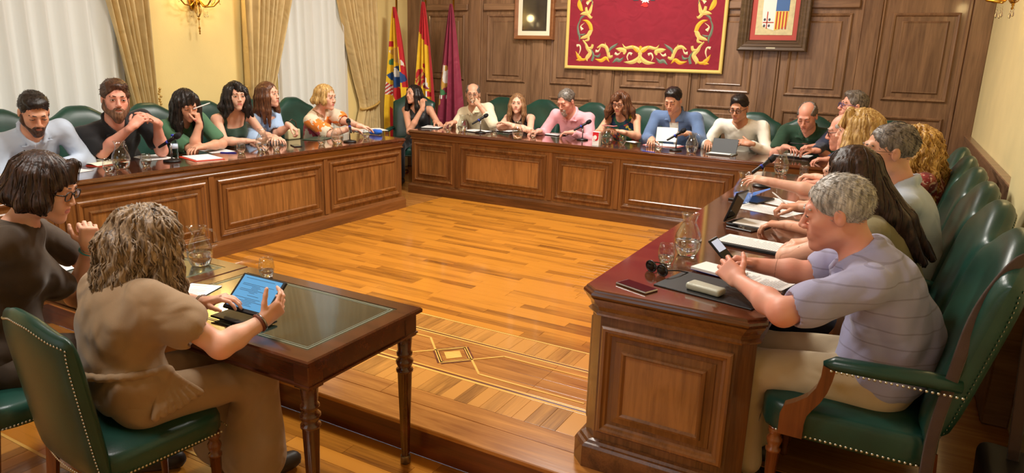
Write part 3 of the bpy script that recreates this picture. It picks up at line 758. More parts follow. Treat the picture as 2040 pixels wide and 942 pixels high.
    for sd in 'RL':
        a = arms[sd]; pts = np.array([a['W']-a['d']*.04]+a['ends']+[a['W']]); fine.append((pts.min(0)-.035, pts.max(0)+.035, min(avox, .0062)))
    for sd in 'RL':
        a = arms[sd]
        if sleeve != 'long':
            pts = np.array([a['S']+(a['E']-a['S'])*.3, a['E'], a['W']]); fine.append((pts.min(0)-.055, pts.max(0)+.055, avox*1.25))
    V, Qd = B.build(vox, fine)
    # lips as a material zone of the same skin
    Lc = ((V[Qd].mean(1)-H)@A.T)/s
    lip = (np.abs(Lc[:, 0]) < .0205-.6*np.abs(Lc[:, 2]+.064)) & (Lc[:, 2] < -.0555) & (Lc[:, 2] > -.0735) & (Lc[:, 1] > .084)
    np_obj('body', V, Qd, [SKINS[sk], lipm or (M_LIPR if female else M_LIP)], root, lip.astype(int))
    # eyes, brows
    for e in (-1, 1):
        m = MB(); gz = np.array([0, 1., -.06]); c = np.array([e*.031, .0765, .003])
        def pt(uu, vv):
            a = (uu-.5)*2; x = a*.0138; hgt = (.0054*eyes)*max(0, 1-a*a)**.6; z = -.0005+(vv-.5)*2*hgt-(.003 if eyes < .6 else 0)
            yy = math.sqrt(max(1e-8, 1-(x/.0155)**2-(z/.013)**2))*.0145+.0013; return tuple(P(c[0]+x, c[1]+yy, c[2]+z))
        m.grid(pt, 11, 5, mf=lambda a, b: 1 if abs(a-.5) < .21 else 0)
        lash = [pt(i/8, 1.0) for i in range(9)]; m.tube([np.array(q)+A[1]*.001 for q in lash], .0016*s, 5, 2)
        m.obj('eye', [M_EYEW, M_IRIS, M_LASH], root)
        m = MB(); pts = [P(e*(.012+.036*t), .0965-max(0, .012+.036*t-.026)*1.0, .0262+.0042*math.sin(t*3.14)-.002*t) for t in np.linspace(0, 1, 7)]
        m.tube(pts, [(.0016+.002*math.sin(min(1, t*1.5)*2.6))*s*(.66 if female else 1) for t in np.linspace(0, 1, 7)], 6)
        m.obj('eyebrow', HAIRS[haircol] if haircol not in ('blond', 'goldb', 'salt') else HAIRS['ltbrown'], root)
    info = dict(root=root, P=P, A=A, Q=Qs, T=T, N=Nn, arms=arms, u=u, fs=fs, r=r2, s=s, H=H, g=g, w=w, belly=belly, fwd=fwd, legp=legp, zf=zf, pel=pel)
    if shirt is not None: make_top(info, shirt, sleeve, neck, seed, female, collar, vox=vox*.64, nm='jacket' if inner else None, amp=amp)
    if inner: make_top(info, inner, 'none', 'crew', seed, female, False, vox=.011, nm='shirt', o=.0065, amp=.001)
    if legs: make_legs(info, trousers, skirt, seed)
    if hair: make_hair(info, hair, HAIRS[haircol], seed, hvox)
    if beard: make_beard(info, beard, HAIRS[beardcol], hvox)
    if glasses: make_glasses(info, glasses)
    return info

def make_top(I, mt, sleeve, neck, seed, female, collar, vox=.009, jacket=None, nm=None, o=.012, amp=.005):
    Q, T, N0, u, fs, r = I['Q'], I['T'], I['N'], I['u'], I['fs'], I['r']; w, g, belly = I['w'], I['g'], I['belly']
    G = Field()
    G.el(Q(.03), (.165*w*g*1.04+o, .12*belly*g+o, .12+o), T, .06); G.el(Q(.30), (.145*w*g+o*1.4, .115*belly*g+o*1.4, .15), T, .07)
    G.el(Q(.6), (.152*w*g+o, .112*g+o, .17), T, .06); G.el(Q(.8), (.15*w*g+o, .092*g+o, .11+o), T, .05)
    if female:
        for e in (-1, 1): G.el(Q(.62, .075, e*.066), (.056+o, .058+o, .058+o), T, .05)
    for sd, e in (('R', 1), ('L', -1)):
        a = I['arms'][sd]; S, E, Wr = a['S'], a['E'], a['W']; q = g*(1.08 if w > 1.08 else 1.)
        if sleeve == 'none':
            G.rc(N0-u*.04+r*e*.05, (N0-u*.04)*.38+S*.62, .05*g+o*.5, .05*g+o*.8, .03); continue
        G.rc(N0-u*.037, S, .05*g+o*.85, .05*q+o, .05)
        if sleeve == 'cap': G.rc(S, S+(E-S)*.28, .05*q+o, .056*q+o, .04)
        if sleeve == 'short': G.rc(S, S+(E-S)*.74, .05*q+o, .052*q+o*1.5, .03)
        if sleeve == 'bat': G.rc(S, S+(E-S)*.5, .052*q+o, .07*q+o, .04); G.rc(Q(.62, 0, e*.11), S+(E-S)*.3-u*.02, .07, .06, .08)
        if sleeve == 'wide': G.rc(S, S+(E-S)*.8, .055*q+o, .075*q+o, .03)
        if sleeve in ('long', 'roll'):
            G.rc(S, E, .05*q+o, .044*q+o*1.2, .03); G.rc(E, E+(Wr-E)*(.45 if sleeve == 'roll' else .9), .045*q+o*1.2, (.042 if sleeve == 'roll' else .031)*q+o*.9, .02)
    wa, wb_ = wrinkles(amp*.8, seed, 20.), wrinkles(amp*.5, seed+50, 48.)
    G.warp = lambda X, Y, Z: -np.abs(wa(X, Y, Z))*1.5+wb_(X, Y, Z)+amp*.3
    # sleeve ends, hem, neckline
    for sd in 'RL':
        a = I['arms'][sd]; S, E, Wr = a['S'], a['E'], a['W']
        if sleeve in ('short', 'wide', 'cap', 'bat'):
            t = {'short': .76, 'wide': .82, 'cap': .34, 'bat': .5}[sleeve]; c = S+(E-S)*t; dv = nrm(E-S); G.rc(c+dv*.06, c+dv*.3, .062, .09, .001, 's')
        elif sleeve in ('long', 'roll'):
            t = .45 if sleeve == 'roll' else .93; c = E+(Wr-E)*t; dv = nrm(Wr-E); G.rc(c+dv*.045, c+dv*.2, .046, .05, .001, 's')
    G.cut(Q(-.16), -u)
    nb = N0+u*.0
    if neck == 'crew': G.rc(nb+u*.14, nb-u*.0+fs*.012, .066*g, .064*g, .004, 's')
    elif neck == 'v':
        G.rc(nb+u*.14, nb-u*.0+fs*.012, .068*g, .064*g, .004, 's'); G.rc(nb+fs*.09, nb-u*.14+fs*.12, .05*g, .022, .004, 's')
    elif neck == 'open':
        G.rc(nb+u*.14, nb+fs*.012, .07*g, .066*g, .004, 's'); G.rc(nb+fs*.09, nb-u*.08+fs*.108, .036*g, .014, .004, 's')
    elif neck == 'jacket':
        G.rc(nb+u*.14, nb+fs*.012, .08*g, .078*g, .004, 's'); G.rc(nb+fs*.09, nb-u*.33+fs*.125, .064*g, .042, .004, 's')
    elif neck == 'deep':
        G.rc(nb+u*.14, nb+fs*.02, .085*g, .08*g, .004, 's'); G.rc(nb+fs*.10, nb-u*.12+fs*.15, .075*g, .05, .004, 's')
    elif neck == 'square': G.bx(nb-u*.02+fs*.1, (.085, .16, .105), T, .01, .004, 's')
    if collar:
        for e in (-1, 1):
            q_ = 1.0 if g > .95 else .86; pts = [nb-fs*.07*q_+u*.05, nb+r*e*.055*q_-fs*.05*q_+u*.047, nb+r*e*.079*q_+fs*.005+u*.03, nb+r*e*.064*q_+fs*.062*q_-u*.0, nb+r*e*.03+fs*.098*q_-u*.032]
            for p, q in zip(pts[:-1], pts[1:]): G.rc(p, q, .0125, .0115, .004); G.rc(p-u*.018, q-u*.018, .0135, .012, .004)
            G.rc(pts[-1], pts[-2]+r*e*.03-u*.042+fs*.02, .009, .009, .006)
    V, F = G.build(vox)
    return np_obj(nm or ('dress' if neck in ('square', 'deep') and female else 'shirt'), V, F, mt, I['root'])

M_TROUS = cloth('trouser_navy', srgb(34, 38, 52)); M_CHINO = cloth('trouser_beige', srgb(196, 176, 142), .08); M_SHOE = mat('shoe_dark', srgb(46, 36, 30), .5)
def make_legs(I, mt, skirt, seed):
    mt = mt or M_TROUS; G = Field(); g, w = I['g'], I['w']; o = .012; Z = np.array([0, 0, 1.])
    for hip, kn, an, toe in I['legp']:
        if skirt:
            G.rc(hip, kn, .1*g, .085*g, .06); G.rc(kn, an+Z*.05-I['fwd']*.0, .08, .13, .05)
        else:
            G.rc(hip, kn, .085*w*g+o, .058*g+o*1.3, .03); G.rc(kn, an+Z*.03, .058*g+o*1.3, .05*g+o, .03)
    G.el(I['pel'], (.17*w*g, .13*g*I['belly'], .1), I['T'], .05)
    G.warp = wrinkles(.004, seed+5, 22)
    V, F = G.build(.024 if I['zf'] == 0 and I['w'] != 1.14 else .012); np_obj('skirt' if skirt else 'trousers', V, F, mt, I['root'])
    S = Field()
    for i, (hip, kn, an, toe) in enumerate(I['legp']):
        S = Field(); S.rc(an-Z*.045-I['fwd']*.035, toe+I['fwd']*.01, .046, .04, .02); S.cut((0, 0, I['zf']+.004), (0, 0, -1)); V, F = S.build(.02); np_obj('shoe', V, F, M_SHOE, I['root'])

def make_hair(I, st, mt, seed, hv):
    """st: dict(kind, len, part...)"""
    P, A, s, H = I['P'], I['A'], I['s'], I['H']; G = Field(); k = st['kind']; th = st.get('th', .0)
    e3 = lambda a, b, c: np.array((a, b, c))*s
    rs = np.random.RandomState(seed); hv2 = max(hv*1.25, .0045)
    G.el(P(0, -.016, .040), e3(.0795+th, .0985+th, .0865+th), A, .01)
    if k in ('short', 'bald', 'buzz'):
        if st.get('top'): G.el(P(0, .012, .094), e3(.066, .078, .034), A, .03)
        G.el(P(0, .100, -.035), e3(.077, .080, st.get('hl', .109)), A, .022, 's')         # face opening
        for e in (-1, 1): G.el(P(e*.088, .02, -.04), e3(.03, .045, .046), A, .016, 's')       # round the ears
        if k == 'bald': G.el(P(0, .045, .11), e3(.066, .105, .07), A, .012, 's')
        G.cut(P(0, 0, -.062), -A[2]+A[1]*.0)
        h1, h2 = wrinkles(st.get('amp', .0022)*1.3, seed, 75), wrinkles(.0012, seed+9, 190)
        G.warp = lambda X, Y, Z: h1(X, Y, Z)+h2(X, Y, Z)
    else:
        ln = st.get('len', .16); wd = st.get('w', .03); fr = st.get('front', .03)
        G.el(P(0, .098, -.045), e3(.066, .074, st.get('hl', .120 if not st.get('bangs') else .1)), A, .02, 's')
        if not st.get('bangs'): G.rc(P(.008, .06, .135), P(.004, -.03, .139), .007*s, .004*s, .012, 's')
        # locks falling from the crown on both sides and behind
        n = st.get('n', 9); u = np.array([0, 0, -1.])
        for i in range(n):
            t = i/(n-1); a = math.pi*(-.62-.0+t*1.24) if st.get('full', True) else 0
            a = R(-118+236*t)               # 0 = straight back
            x, y = math.sin(a)*.084, -math.cos(a)*.098-.012
            if y > fr: y = fr
            top = P(x*.86, y*.86, .05); mid = P(x*1.0, y, -.03)
            wv = st.get('wave', .0)
            low = mid+u*ln*s*(.45+.1*rs.rand())+A[0]*rs.normal(0, .008+wv)+(A.T@np.array((x, y, 0)))*(.12+st.get('flare', 0))
            end = low+u*ln*s*(.5+.12*rs.rand())+A[0]*rs.normal(0, .01+wv)+A[1]*rs.normal(0, .006)+(A.T@np.array((x, y, 0)))*st.get('flare', 0)*1.2
            if 'toward' in st: low = low+np.array(st['toward'])*.5; end = end+np.array(st['toward'])
            G.rc(top, mid, wd*.8*s, wd*s, .02); G.rc(mid, low, wd*s, wd*.95*s, .018); G.rc(low, end, wd*.95*s, wd*.35*s, .018)
        if st.get('bangs'):
            for x in np.linspace(-.055, .055, 7): G.rc(P(x*.7, .055, .105), P(x, .098-abs(x)*.4, .03), .018*s, .008*s, .01)
        if st.get('sweep'):
            for x in np.linspace(-.01, .065, 5): G.rc(P(-.02*st['sweep'], .07, .108), P(x*st['sweep'], .092-abs(x)*.5, .055-.5*abs(x)), .016*s, .012*s, .012)
        if st.get('bun'): G.el(P(0, -.105, -.02), e3(.04, .035, .045), A, .02)
        fq = st.get('fq', 90); am = st.get('amp', .0035)
        ph = rs.uniform(0, 6, 4); c = H
        def wp(X, Y, Z):
            an = np.arctan2(X-c[0], Y-c[1]); return am*(np.sin(an*fq*.25+3*np.sin((Z-c[2])*st.get('curl', 14)+ph[0])+ph[1])+.6*np.sin(an*fq*.55+2*np.sin((Z-c[2])*st.get('curl', 14)*1.7+ph[2])+ph[3]))
        G.warp = wp
        if not st.get('bangs'): G.el(P(0, .105, -.03), e3(.05, .06, .075), A, .01, 's')
    V, F = G.build(hv2); o = np_obj('hair', V, F, mt, I['root'])
    # loose strands lying on the hair, following its surface
    ns_ = st.get('strands', 260 if k in ('short', 'bald', 'buzz') else 60)
    fn = np.cross(V[F[:, 2]]-V[F[:, 0]], V[F[:, 3]]-V[F[:, 1]]); vn = np.zeros_like(V)
    for q in range(4): np.add.at(vn, F[:, q], fn)
    vn /= np.linalg.norm(vn, axis=1)[:, None]+1e-12
    from mathutils.kdtree import KDTree
    kd = KDTree(len(V)); [kd.insert(p, i) for i, p in enumerate(V)]; kd.balance()
    short = k in ('short', 'bald', 'buzz'); ln, step = (st.get('sl', .022), 4) if short else (st.get('sl', .16), 9); rad = st.get('sr', .0021 if short else .0034)
    m = MB(); Z = np.array([0, 0, -1.]); cw = st.get('cw', 0.)
    for _ in range(ns_):
        i = rs.randint(len(V)); p, n = V[i], vn[i]
        lc = ((p-H)@A.T)/s
        if lc[1] > .085 and lc[2] < .05: continue
        side = nrm(np.cross(n, Z+A[1]*.01)); ph = rs.uniform(0, 6.28); pts = [p-n*.002]
        for j in range(step):
            fl = (-A[1]*.8+Z*.5+A[0]*rs.normal(0, .35)) if short else (Z+A[0]*rs.normal(0, .12))
            d = nrm(fl-n*(fl@n)); q = p+d*ln/step
            if short: p = q+n*(.0006 if j < 2 else .0012)-A[2]*.0004; pts.append(p)
            else:
                c_, i2, dist = kd.find(q); n = vn[i2]
                p = np.array(c_) if dist < .03 else q
                pts.append(p+n*.003+side*cw*math.sin(ph+j*1.7)+n*cw*.6*math.cos(ph+j*1.7))
        m.tube(pts, [rad*(1-.75*(j/len(pts))**2) for j in range(len(pts))], 4 if not short else 3, cap=False)
    if m.f: m.obj('hair_strands', mt, I['root'], False, kind='stuff')
    return o

def make_beard(I, kind, mt, hv):
    P, A, s = I['P'], I['A'], I['s']; G = Field(); o = {'full': .012, 'short': .005, 'goatee': .007}[kind]; e3 = lambda a, b, c: np.array((a, b, c))*s
    jw = .043
    if kind != 'goatee':
        for e in (-1, 1):
            G.rc(P(e*(jw+.008), .002, -.05), P(e*.01, .068, -.1), (.021+o)*s, (.02+o)*s, .02); G.rc(P(e*.066, .012, -.01), P(e*jw, .01, -.06), .011*s, (.016+o)*s, .02)
    G.rc(P(0, .073, -.1), P(0, .066, -.11-o), (.02+o)*s, (.018+o)*s, .016)
    G.el(P(0, .076, -.066), e3(.034, .026+o*.4, .026+o*.4), A, .014)
    G.el(P(0, .099, -.0655), e3(.019, .016, .0085), A, .006, 's'); G.el(P(0, .105, -.02), e3(.045, .04, .027), A, .01, 's')
    G.warp = wrinkles(.0015, 3, 140)
    V, F = G.build(max(hv, .0042)); np_obj('beard', V, F, mt, I['root'])
M_FRAME = mat('spectacle_black', srgb(24, 22, 26), .3); M_FRAMEB = mat('spectacle_blue', srgb(40, 52, 130), .3); M_FRAMEM = mat('spectacle_metal', srgb(120, 104, 92), .3, .9)
M_LENS = mat('spectacle_lens', (1, 1, 1, 1), .02, Transmission_Weight=1., IOR=1.05, Alpha=.35)
def make_glasses(I, kind):
    P, s = I['P'], I['s']; fr = {'black': M_FRAME, 'blue': M_FRAMEB, 'metal': M_FRAMEM}[kind]; rr = (.0022 if kind != 'metal' else .0012)*s
    g = MB()
    for e in (-1, 1):
        ring = [P(e*.032+.024*math.copysign(abs(math.cos(a))**.7, math.cos(a)), .1, .0005+.0165*math.copysign(abs(math.sin(a))**.7, math.sin(a))) for a in np.linspace(0, 2*math.pi, 20, endpoint=False)]
        g.tube(ring, rr, 6, closed=True); g.tube([P(e*.056, .098, .006), P(e*.07, .08, .006), P(e*.08, .0, .005), P(e*.078, -.02, -.01)], rr, 6)
    g.tube([P(-.009, .1, .004), P(0, .103, .007), P(.009, .1, .004)], rr, 6)
    o = g.obj('eyeglasses', fr, I['root'])
    for e in (-1, 1):
        l = MB(); l.add([P(e*.032+.023*math.cos(a), .1, .0005+.0155*math.sin(a)) for a in np.linspace(0, 2*math.pi, 16, endpoint=False)], [tuple(range(16))]); q = l.obj('lens', M_LENS, None); q.parent = o
# ================================================================ the cast
C_LTBLUE = cloth('shirt_light_blue', srgb(190, 205, 226), .05); C_BLACK = cloth('polo_black', srgb(22, 22, 26), .2); C_GREEN = cloth('tshirt_green', srgb(74, 116, 84), .08)
C_DKGREEN = cloth('dress_dark_green', srgb(40, 66, 52), .1); C_SKY = cloth('blouse_sky', srgb(164, 190, 224), .06)
C_PRINT = cloth('blouse_print', srgb(230, 200, 170), pattern=(9., [srgb(226, 206, 180), srgb(196, 72, 92), srgb(226, 208, 182), srgb(232, 128, 40), srgb(150, 108, 70), srgb(228, 210, 186)]))
C_BLKTOP = cloth('top_black', srgb(18, 18, 22), .2, .5); C_CREAM = cloth('shirt_cream', srgb(236, 224, 192), .05); C_PINK = cloth('shirt_pink', srgb(236, 168, 178), .06)
C_TROPIC = cloth('top_tropical', srgb(60, 120, 80), pattern=(22., [srgb(36, 92, 70), srgb(30, 60, 100), srgb(220, 196, 70), srgb(52, 120, 72), srgb(196, 74, 52), srgb(34, 84, 80)]))
C_BLAZER = cloth('blazer_blue', srgb(92, 116, 156), .1); C_WHITE = cloth('shirt_white', srgb(240, 236, 222), .04); C_POLOG = cloth('polo_green', srgb(26, 62, 40), .12)
C_NAVY = cloth('jacket_navy', srgb(44, 52, 78), .12); C_LAV = cloth('polo_lavender', srgb(162, 162, 196), .05, fold=.8, pattern=('stripe', srgb(142, 140, 168), .055))
C_OLIVE = cloth('top_olive', srgb(146, 138, 104), .1); C_REDP = cloth('blouse_red_print', srgb(150, 60, 54), pattern=(34., [srgb(140, 44, 42), srgb(206, 170, 150), srgb(120, 40, 44), srgb(170, 84, 70)]))
C_BROWN = cloth('top_dark_brown', srgb(72, 58, 44), .12, fold=.9); C_TAUPE = cloth('dress_taupe', srgb(158, 130, 98), .07, fold=.9); C_STRIPE = cloth('shirt_pale', srgb(196, 200, 206), .05)
MEN = 1.08
# ---- left row, facing +X
person('dark-haired bearded man in light blue shirt writing, leftmost behind the left desk', (-5.55, 2.75), 0, at(68, 224, x=-5.12), -14, -26, 0, 'tan', hs=1.1, w=1.12, shw=.2, seed=11,
       armR=dict(w=at(70, 336, x=-5.15), d=(.8, .5, -.2), curl=.7), armL=dict(w=at(128, 326, x=-5.12), d=(.6, -.7, -.1), curl=.5), shirt=C_LTBLUE, sleeve='long', neck='open', collar=True,
       hair=dict(kind='short', top=True), haircol='black', beard='short', beardcol='stub', eyes=.5)
person('big bearded man in black polo with hands clasped before his chin', (-5.55, 3.36), 0, at(230, 198, x=-5.12), -22, -2, 3, 'ruddy', hs=1.13, w=1.25, belly=1.25, shw=.225, seed=12,
       armR=dict(e=at(203, 303, x=-5.2), w=at(263, 252, x=-4.98), d=(.05, .75, .62), n=(.55, -.6, .5), curl=[.4, .5, .6, .7]), armL=dict(e=at(322, 300, x=-5.12), w=at(312, 243, x=-4.98), d=(.1, -.8, .45), n=(.6, .5, .6), curl=[.3, .4, .55, .7]),
       shirt=C_BLACK, neck='open', collar=True, hair=dict(kind='short', top=True, amp=.004, th=.004), haircol='brown', beard='full', beardcol='beard', eyes=.9)
person('woman in green top with long dark hair resting her cheek on her fist', (-5.6, 3.95), 0, at(371, 208, x=-5.22), -14, -24, -6, 'tan', True, hs=1.03, w=1.12, seed=13,
       armR=dict(e=at(384, 300, x=-5.15), w=at(397, 246, x=-5.12), d=(-.1, -.1, 1), n=(.8, .5, 0), curl=1.25, thumb=1.), armL=dict(e=at(442, 286, x=-5.18), w=at(402, 293, x=-5.08), d=(.1, -1, 0), curl=.5),
       shirt=C_GREEN, neck='v', hair=dict(kind='long', len=.24, w=.034, sweep=1, fq=70), haircol='black', eyes=.4)
person('woman in dark green square-necked dress with shoulder-length dark hair', (-5.6, 4.5), 0, at(470, 190, x=-5.32), -22, -4, 0, 'fair', True, hs=1.03, seed=14,
       armR=dict(e=at(447, 282, x=-5.26), w=at(490, 281, x=-5.12), d=(.6, .7, 0), curl=.4), armL=dict(w=at(548, 274, x=-5.12), d=(.6, -.5, 0), curl=.5),
       shirt=C_DKGREEN, sleeve='none', neck='square', hair=dict(kind='long', len=.15, w=.036, wave=.012, flare=.1, sweep=-1), haircol='black')
person('woman in sky blue blouse with long straight brown hair, seen in profile', (-5.65, 5.05), 12, at(534, 188, x=-5.42), 18, 4, 0, 'fair', True, hs=1.0, seed=15,
       armR=dict(w=at(541, 275, x=-5.15), d=(.8, .3, 0), curl=.5), armL=dict(e=at(552, 266, x=-5.32), w=at(577, 250, x=-5.15), d=(.6, .4, -.5), curl=.9), shirt=C_SKY, sleeve='wide', neck='v',
       hair=dict(kind='long', len=.24, w=.03, fq=120, amp=.002), haircol='chest')
person('blonde woman in orange and pink print blouse speaking at the microphone', (-5.6, 5.68), 20, at(648, 193, x=-5.38), 10, -4, 0, 'fair', True, hs=1.08, seed=16, w=1.12,
       armR=dict(w=at(698, 256, x=-5.05), d=(.4, .9, -.2), curl=.3), armL=dict(w=at(718, 251, x=-5.02), d=(.5, .8, -.2), curl=.3), shirt=C_PRINT, sleeve='wide', neck='v',
       hair=dict(kind='long', len=.035, w=.026, bun=True, n=7, fr=-.02), haircol='blond')
# ---- back row, facing -Y
person('woman in black strappy top with long black hair, hand to her hair, beside the flags', (-5.5, 7.42), -72, at(824, 188, y=7.35), -100, 6, -8, 'tan', True, hs=1.02, seed=17,
       armR=dict(e=at(816, 262, y=7.05), w=at(842, 214, y=7.16), d=(-.1, .1, 1), n=(.1, -1, 0), curl=.9), armL=dict(w=at(868, 243, y=7.22), d=(.9, -.3, -.1), curl=.5), shirt=C_BLKTOP, sleeve='none', neck='deep', trousers=C_BLKTOP,
       hair=dict(kind='long', len=.3, w=.03, amp=.002), haircol='black')
person('balding man in cream shirt drinking from a glass, in front of the flags', (-4.62, 7.72), -90, at(942, 188, y=7.46), -62, -2, 0, 'tan', hs=1.1, w=1.12, shw=.2, seed=18,
       armL=dict(e=at(982, 246, y=7.3), w=at(953, 208, y=7.26), d=(-.75, .1, .55), n=(.5, -.6, .6), curl=.75), armR=dict(w=at(903, 244, y=7.22), d=(-.5, -.8, -.1), curl=.6), shirt=C_CREAM, sleeve='roll', neck='open', collar=True,
       hair=dict(kind='bald'), haircol='greydk', glasses='metal')
person('woman in black sleeveless top with light brown hair and crossed arms at the back desk', (-4.05, 7.72), -90, at(1030, 206, y=7.45), -68, 2, 0, 'fair', True, hs=.98, seed=19,
       armR=dict(e=at(996, 253, y=7.2), w=at(1022, 254, y=7.1), d=(1, .1, .1), curl=.4), armL=dict(e=at(1056, 260, y=7.2), w=at(1012, 247, y=7.08), d=(-1, .1, .2), curl=.3), shirt=C_BLKTOP, sleeve='none', neck='crew',
       hair=dict(kind='long', len=.22, w=.028, fq=120, amp=.002), haircol='ltbrown')
person('grey-bearded man in pink shirt looking down, below the tapestry edge', (-3.36, 7.72), -92, at(1128, 202, y=7.36), -104, -24, 0, 'ruddy', hs=1.12, w=1.16, belly=1.15, shw=.21, seed=20,
       armR=dict(w=at(1072, 262, y=7.22), d=(-.7, -.6, -.1), curl=.7), armL=dict(w=at(1140, 264, y=7.2), d=(-1, -.2, -.05), curl=.5), shirt=C_PINK, sleeve='long', neck='open', collar=True,
       hair=dict(kind='short'), haircol='greydk', beard='goatee', beardcol='beardg', eyes=.4)
person('woman in glasses and tropical print top with wavy brown hair', (-2.72, 7.72), -90, at(1235, 204, y=7.42), -88, -16, 0, 'tan', True, hs=1.03, seed=21,
       armR=dict(e=at(1192, 264, y=7.25), w=at(1206, 261, y=7.08), d=(.8, -.2, .3), curl=.7), armL=dict(e=at(1270, 271, y=7.3), w=at(1240, 263, y=7.16), d=(-1, .1, .15), curl=.5), shirt=C_TROPIC, sleeve='none', neck='v',
       hair=dict(kind='long', len=.12, w=.036, wave=.016, flare=.14, sweep=1), haircol='chest', glasses='black', eyes=.4)
person('man in blue blazer over white shirt reading a sheet of paper', (-2.12, 7.74), -92, at(1341, 200, y=7.4), -96, -22, 0, 'tan', hs=1.1, w=1.1, shw=.215, seed=22,
       armR=dict(w=at(1299, 277, y=7.2), d=(.2, -.9, -.1), curl=.8), armL=dict(w=at(1368, 266, y=7.2), d=(-.9, -.2, 0), curl=.8), shirt=C_BLAZER, sleeve='long', neck='jacket', collar=True, inner=C_WHITE,
       hair=dict(kind='short', top=True), haircol='black', eyes=.4)
person('man in white shirt and dark glasses in front of a tablet stand', (-1.42, 7.74), -92, at(1472, 215, y=7.4), -98, -16, 0, 'dark', hs=1.1, w=1.08, shw=.215, seed=23,
       armR=dict(w=at(1410, 284, y=7.25), d=(.3, -.9, -.1), curl=.6), armL=dict(w=at(1494, 286, y=7.22), d=(-1, -.1, .1), n=(.1, -.7, .7), curl=.5, thumb=.1), shirt=C_WHITE, sleeve='long', neck='open',
       hair=dict(kind='short', top=True), haircol='black', glasses='black', eyes=.5)
person('balding man in dark green polo looking down at a phone', (-.8, 7.78), -92, at(1608, 232, y=7.4), -100, -26, 0, 'ruddy', hs=1.13, w=1.2, belly=1.2, shw=.215, seed=24,
       armR=dict(w=at(1566, 293, y=7.2), d=(.6, -.5, 0), curl=.6), armL=dict(w=at(1624, 292, y=7.22), d=(-.8, -.4, 0), curl=.7), shirt=C_POLOG, neck='open', collar=True,
       hair=dict(kind='bald'), haircol='greydk', eyes=.3)
person('man in blue-framed glasses and navy jacket, head turned left, in the far right corner', (-.22, 7.72), -120, at(1700, 212, y=7.35), -158, 6, 0, 'ruddy', hs=1.14, w=1.15, shw=.2, seed=25,
       armR=dict(w=at(1624, 300, y=7.1), d=(-.9, -.1, 0), curl=.7), armL=dict(w=at(1650, 318, y=6.95), d=(-.9, -.2, 0), curl=.5), shirt=C_NAVY, sleeve='long', neck='jacket', collar=True, inner=C_STRIPE,
       hair=dict(kind='short', top=True), haircol='greydk', glasses='blue')
# ---- right row, facing -X
person('bald man with spectacles half hidden behind the blonde fringe, far end of the right desk', (.02, 5.6), 180, at(1682, 262, y=5.6), 188, -10, 0, 'ruddy', hs=1.08, seed=26,
       shirt=C_STRIPE, sleeve='long', neck='open', collar=True, armL=dict(w=(-.45, 5.45, .8), d=(-1, .1, 0)), armR=dict(w=(-.45, 5.75, .8), d=(-1, -.1, 0)), hair=dict(kind='bald'), haircol='grey', glasses='black', eyes=.6)
person('woman with big curly golden hair and red print blouse leaning back on the right', (.16, 5.0), 178, at(1822, 290, y=5.0), 165, 0, 0, 'fair', True, hs=1.05, seed=27,
       shirt=C_REDP, sleeve='wide', neck='v', armL=dict(w=at(1625, 352, z=.84), d=(-1, .2, 0), curl=.6), armR=dict(w=(-.35, 5.2, .8), d=(-1, 0, 0)),
       hair=dict(kind='long', len=.27, w=.05, wave=.02, flare=.22, amp=.007, curl=40, fq=60, strands=300, sl=.15, cw=.009, sr=.004), haircol='goldb')
person('blonde woman with a fringe reaching out a ringed hand to a water jug', (.05, 4.36), 180, at(1711, 262, y=4.36), 180, 0, 0, 'fair', True, hs=1.05, seed=28,
       shirt=C_WHITE, sleeve='short', neck='v', armL=dict(e=at(1640, 384, y=4.25), w=at(1532, 362, y=4.28), d=(-1, .05, .12), n=(.1, -.3, 1), curl=[.15, .25, .4, .5], spread=.2), armR=dict(w=(-.4, 4.55, .8), d=(-1, 0, 0)),
       hair=dict(kind='long', len=.1, w=.036, flare=.06, bangs=True), haircol='blond')
person('man with rimless spectacles and light blue shirt holding a pen', (.14, 3.74), 180, at(1770, 302, y=3.7), 197, 0, 0, 'tan', hs=1.1, w=1.06, seed=29,
       shirt=C_LTBLUE, sleeve='roll', neck='open', collar=True, armL=dict(e=(-.08, 3.44, .87), w=at(1568, 449, z=.82), d=(-1, .12, -.05), curl=.5), armR=dict(e=(-.05, 4.0, .9), w=at(1590, 413, z=.84), d=(-1, -.1, 0), curl=.9, thumb=.8),
       hair=dict(kind='short', hl=.102, amp=.002), haircol='greydk', glasses='metal')
person('woman with long straight brown hair, arms crossed on the right desk', (.1, 3.24), 180, at(1692, 350, y=3.22), 172, -8, 0, 'fair', True, hs=1.03, seed=30,
       shirt=C_OLIVE, sleeve='cap', neck='crew', armL=dict(e=at(1566, 512, z=.81), w=at(1655, 492, y=3.3), d=(.9, .3, .2), curl=.4), armR=dict(e=(-.2, 3.5, .82), w=at(1618, 482, z=.87), d=(-.9, -.35, -.12), curl=.35),
       hair=dict(kind='long', len=.3, w=.034, fq=140, amp=.0016, toward=(.22, 0, .04), strands=220, sr=.002), haircol='dkbrown')
near_man = person('grey-haired man in striped lavender polo holding a phone, nearest on the right', (.06, 2.68), 180, at(1668, 424, y=2.66), 184, -12, 0, 'ruddy', hs=1.09, w=1.14, belly=1.2, shw=.2, seed=31,
       armL=dict(e=at(1560, 622, z=.82), w=at(1474, 560, z=.83), d=(-.75, .45, .35), n=(-.25, -.8, .5), curl=[.5, .6, .7, .8]), armR=dict(e=at(1612, 545, z=.84), w=at(1508, 528, z=.85), d=(-.95, -.2, .12), n=(.1, .5, .8), curl=.75, thumb=1.2),
       shirt=C_LAV, neck='open', collar=True, trousers=M_CHINO, hair=dict(kind='short', amp=.0024, th=.003, hl=.105, strands=900, sl=.02, sr=.0012), haircol='grey', vox=.012, hvox=.0034, avox=.005, eyes=.7, bulge=.07, amp=.008)
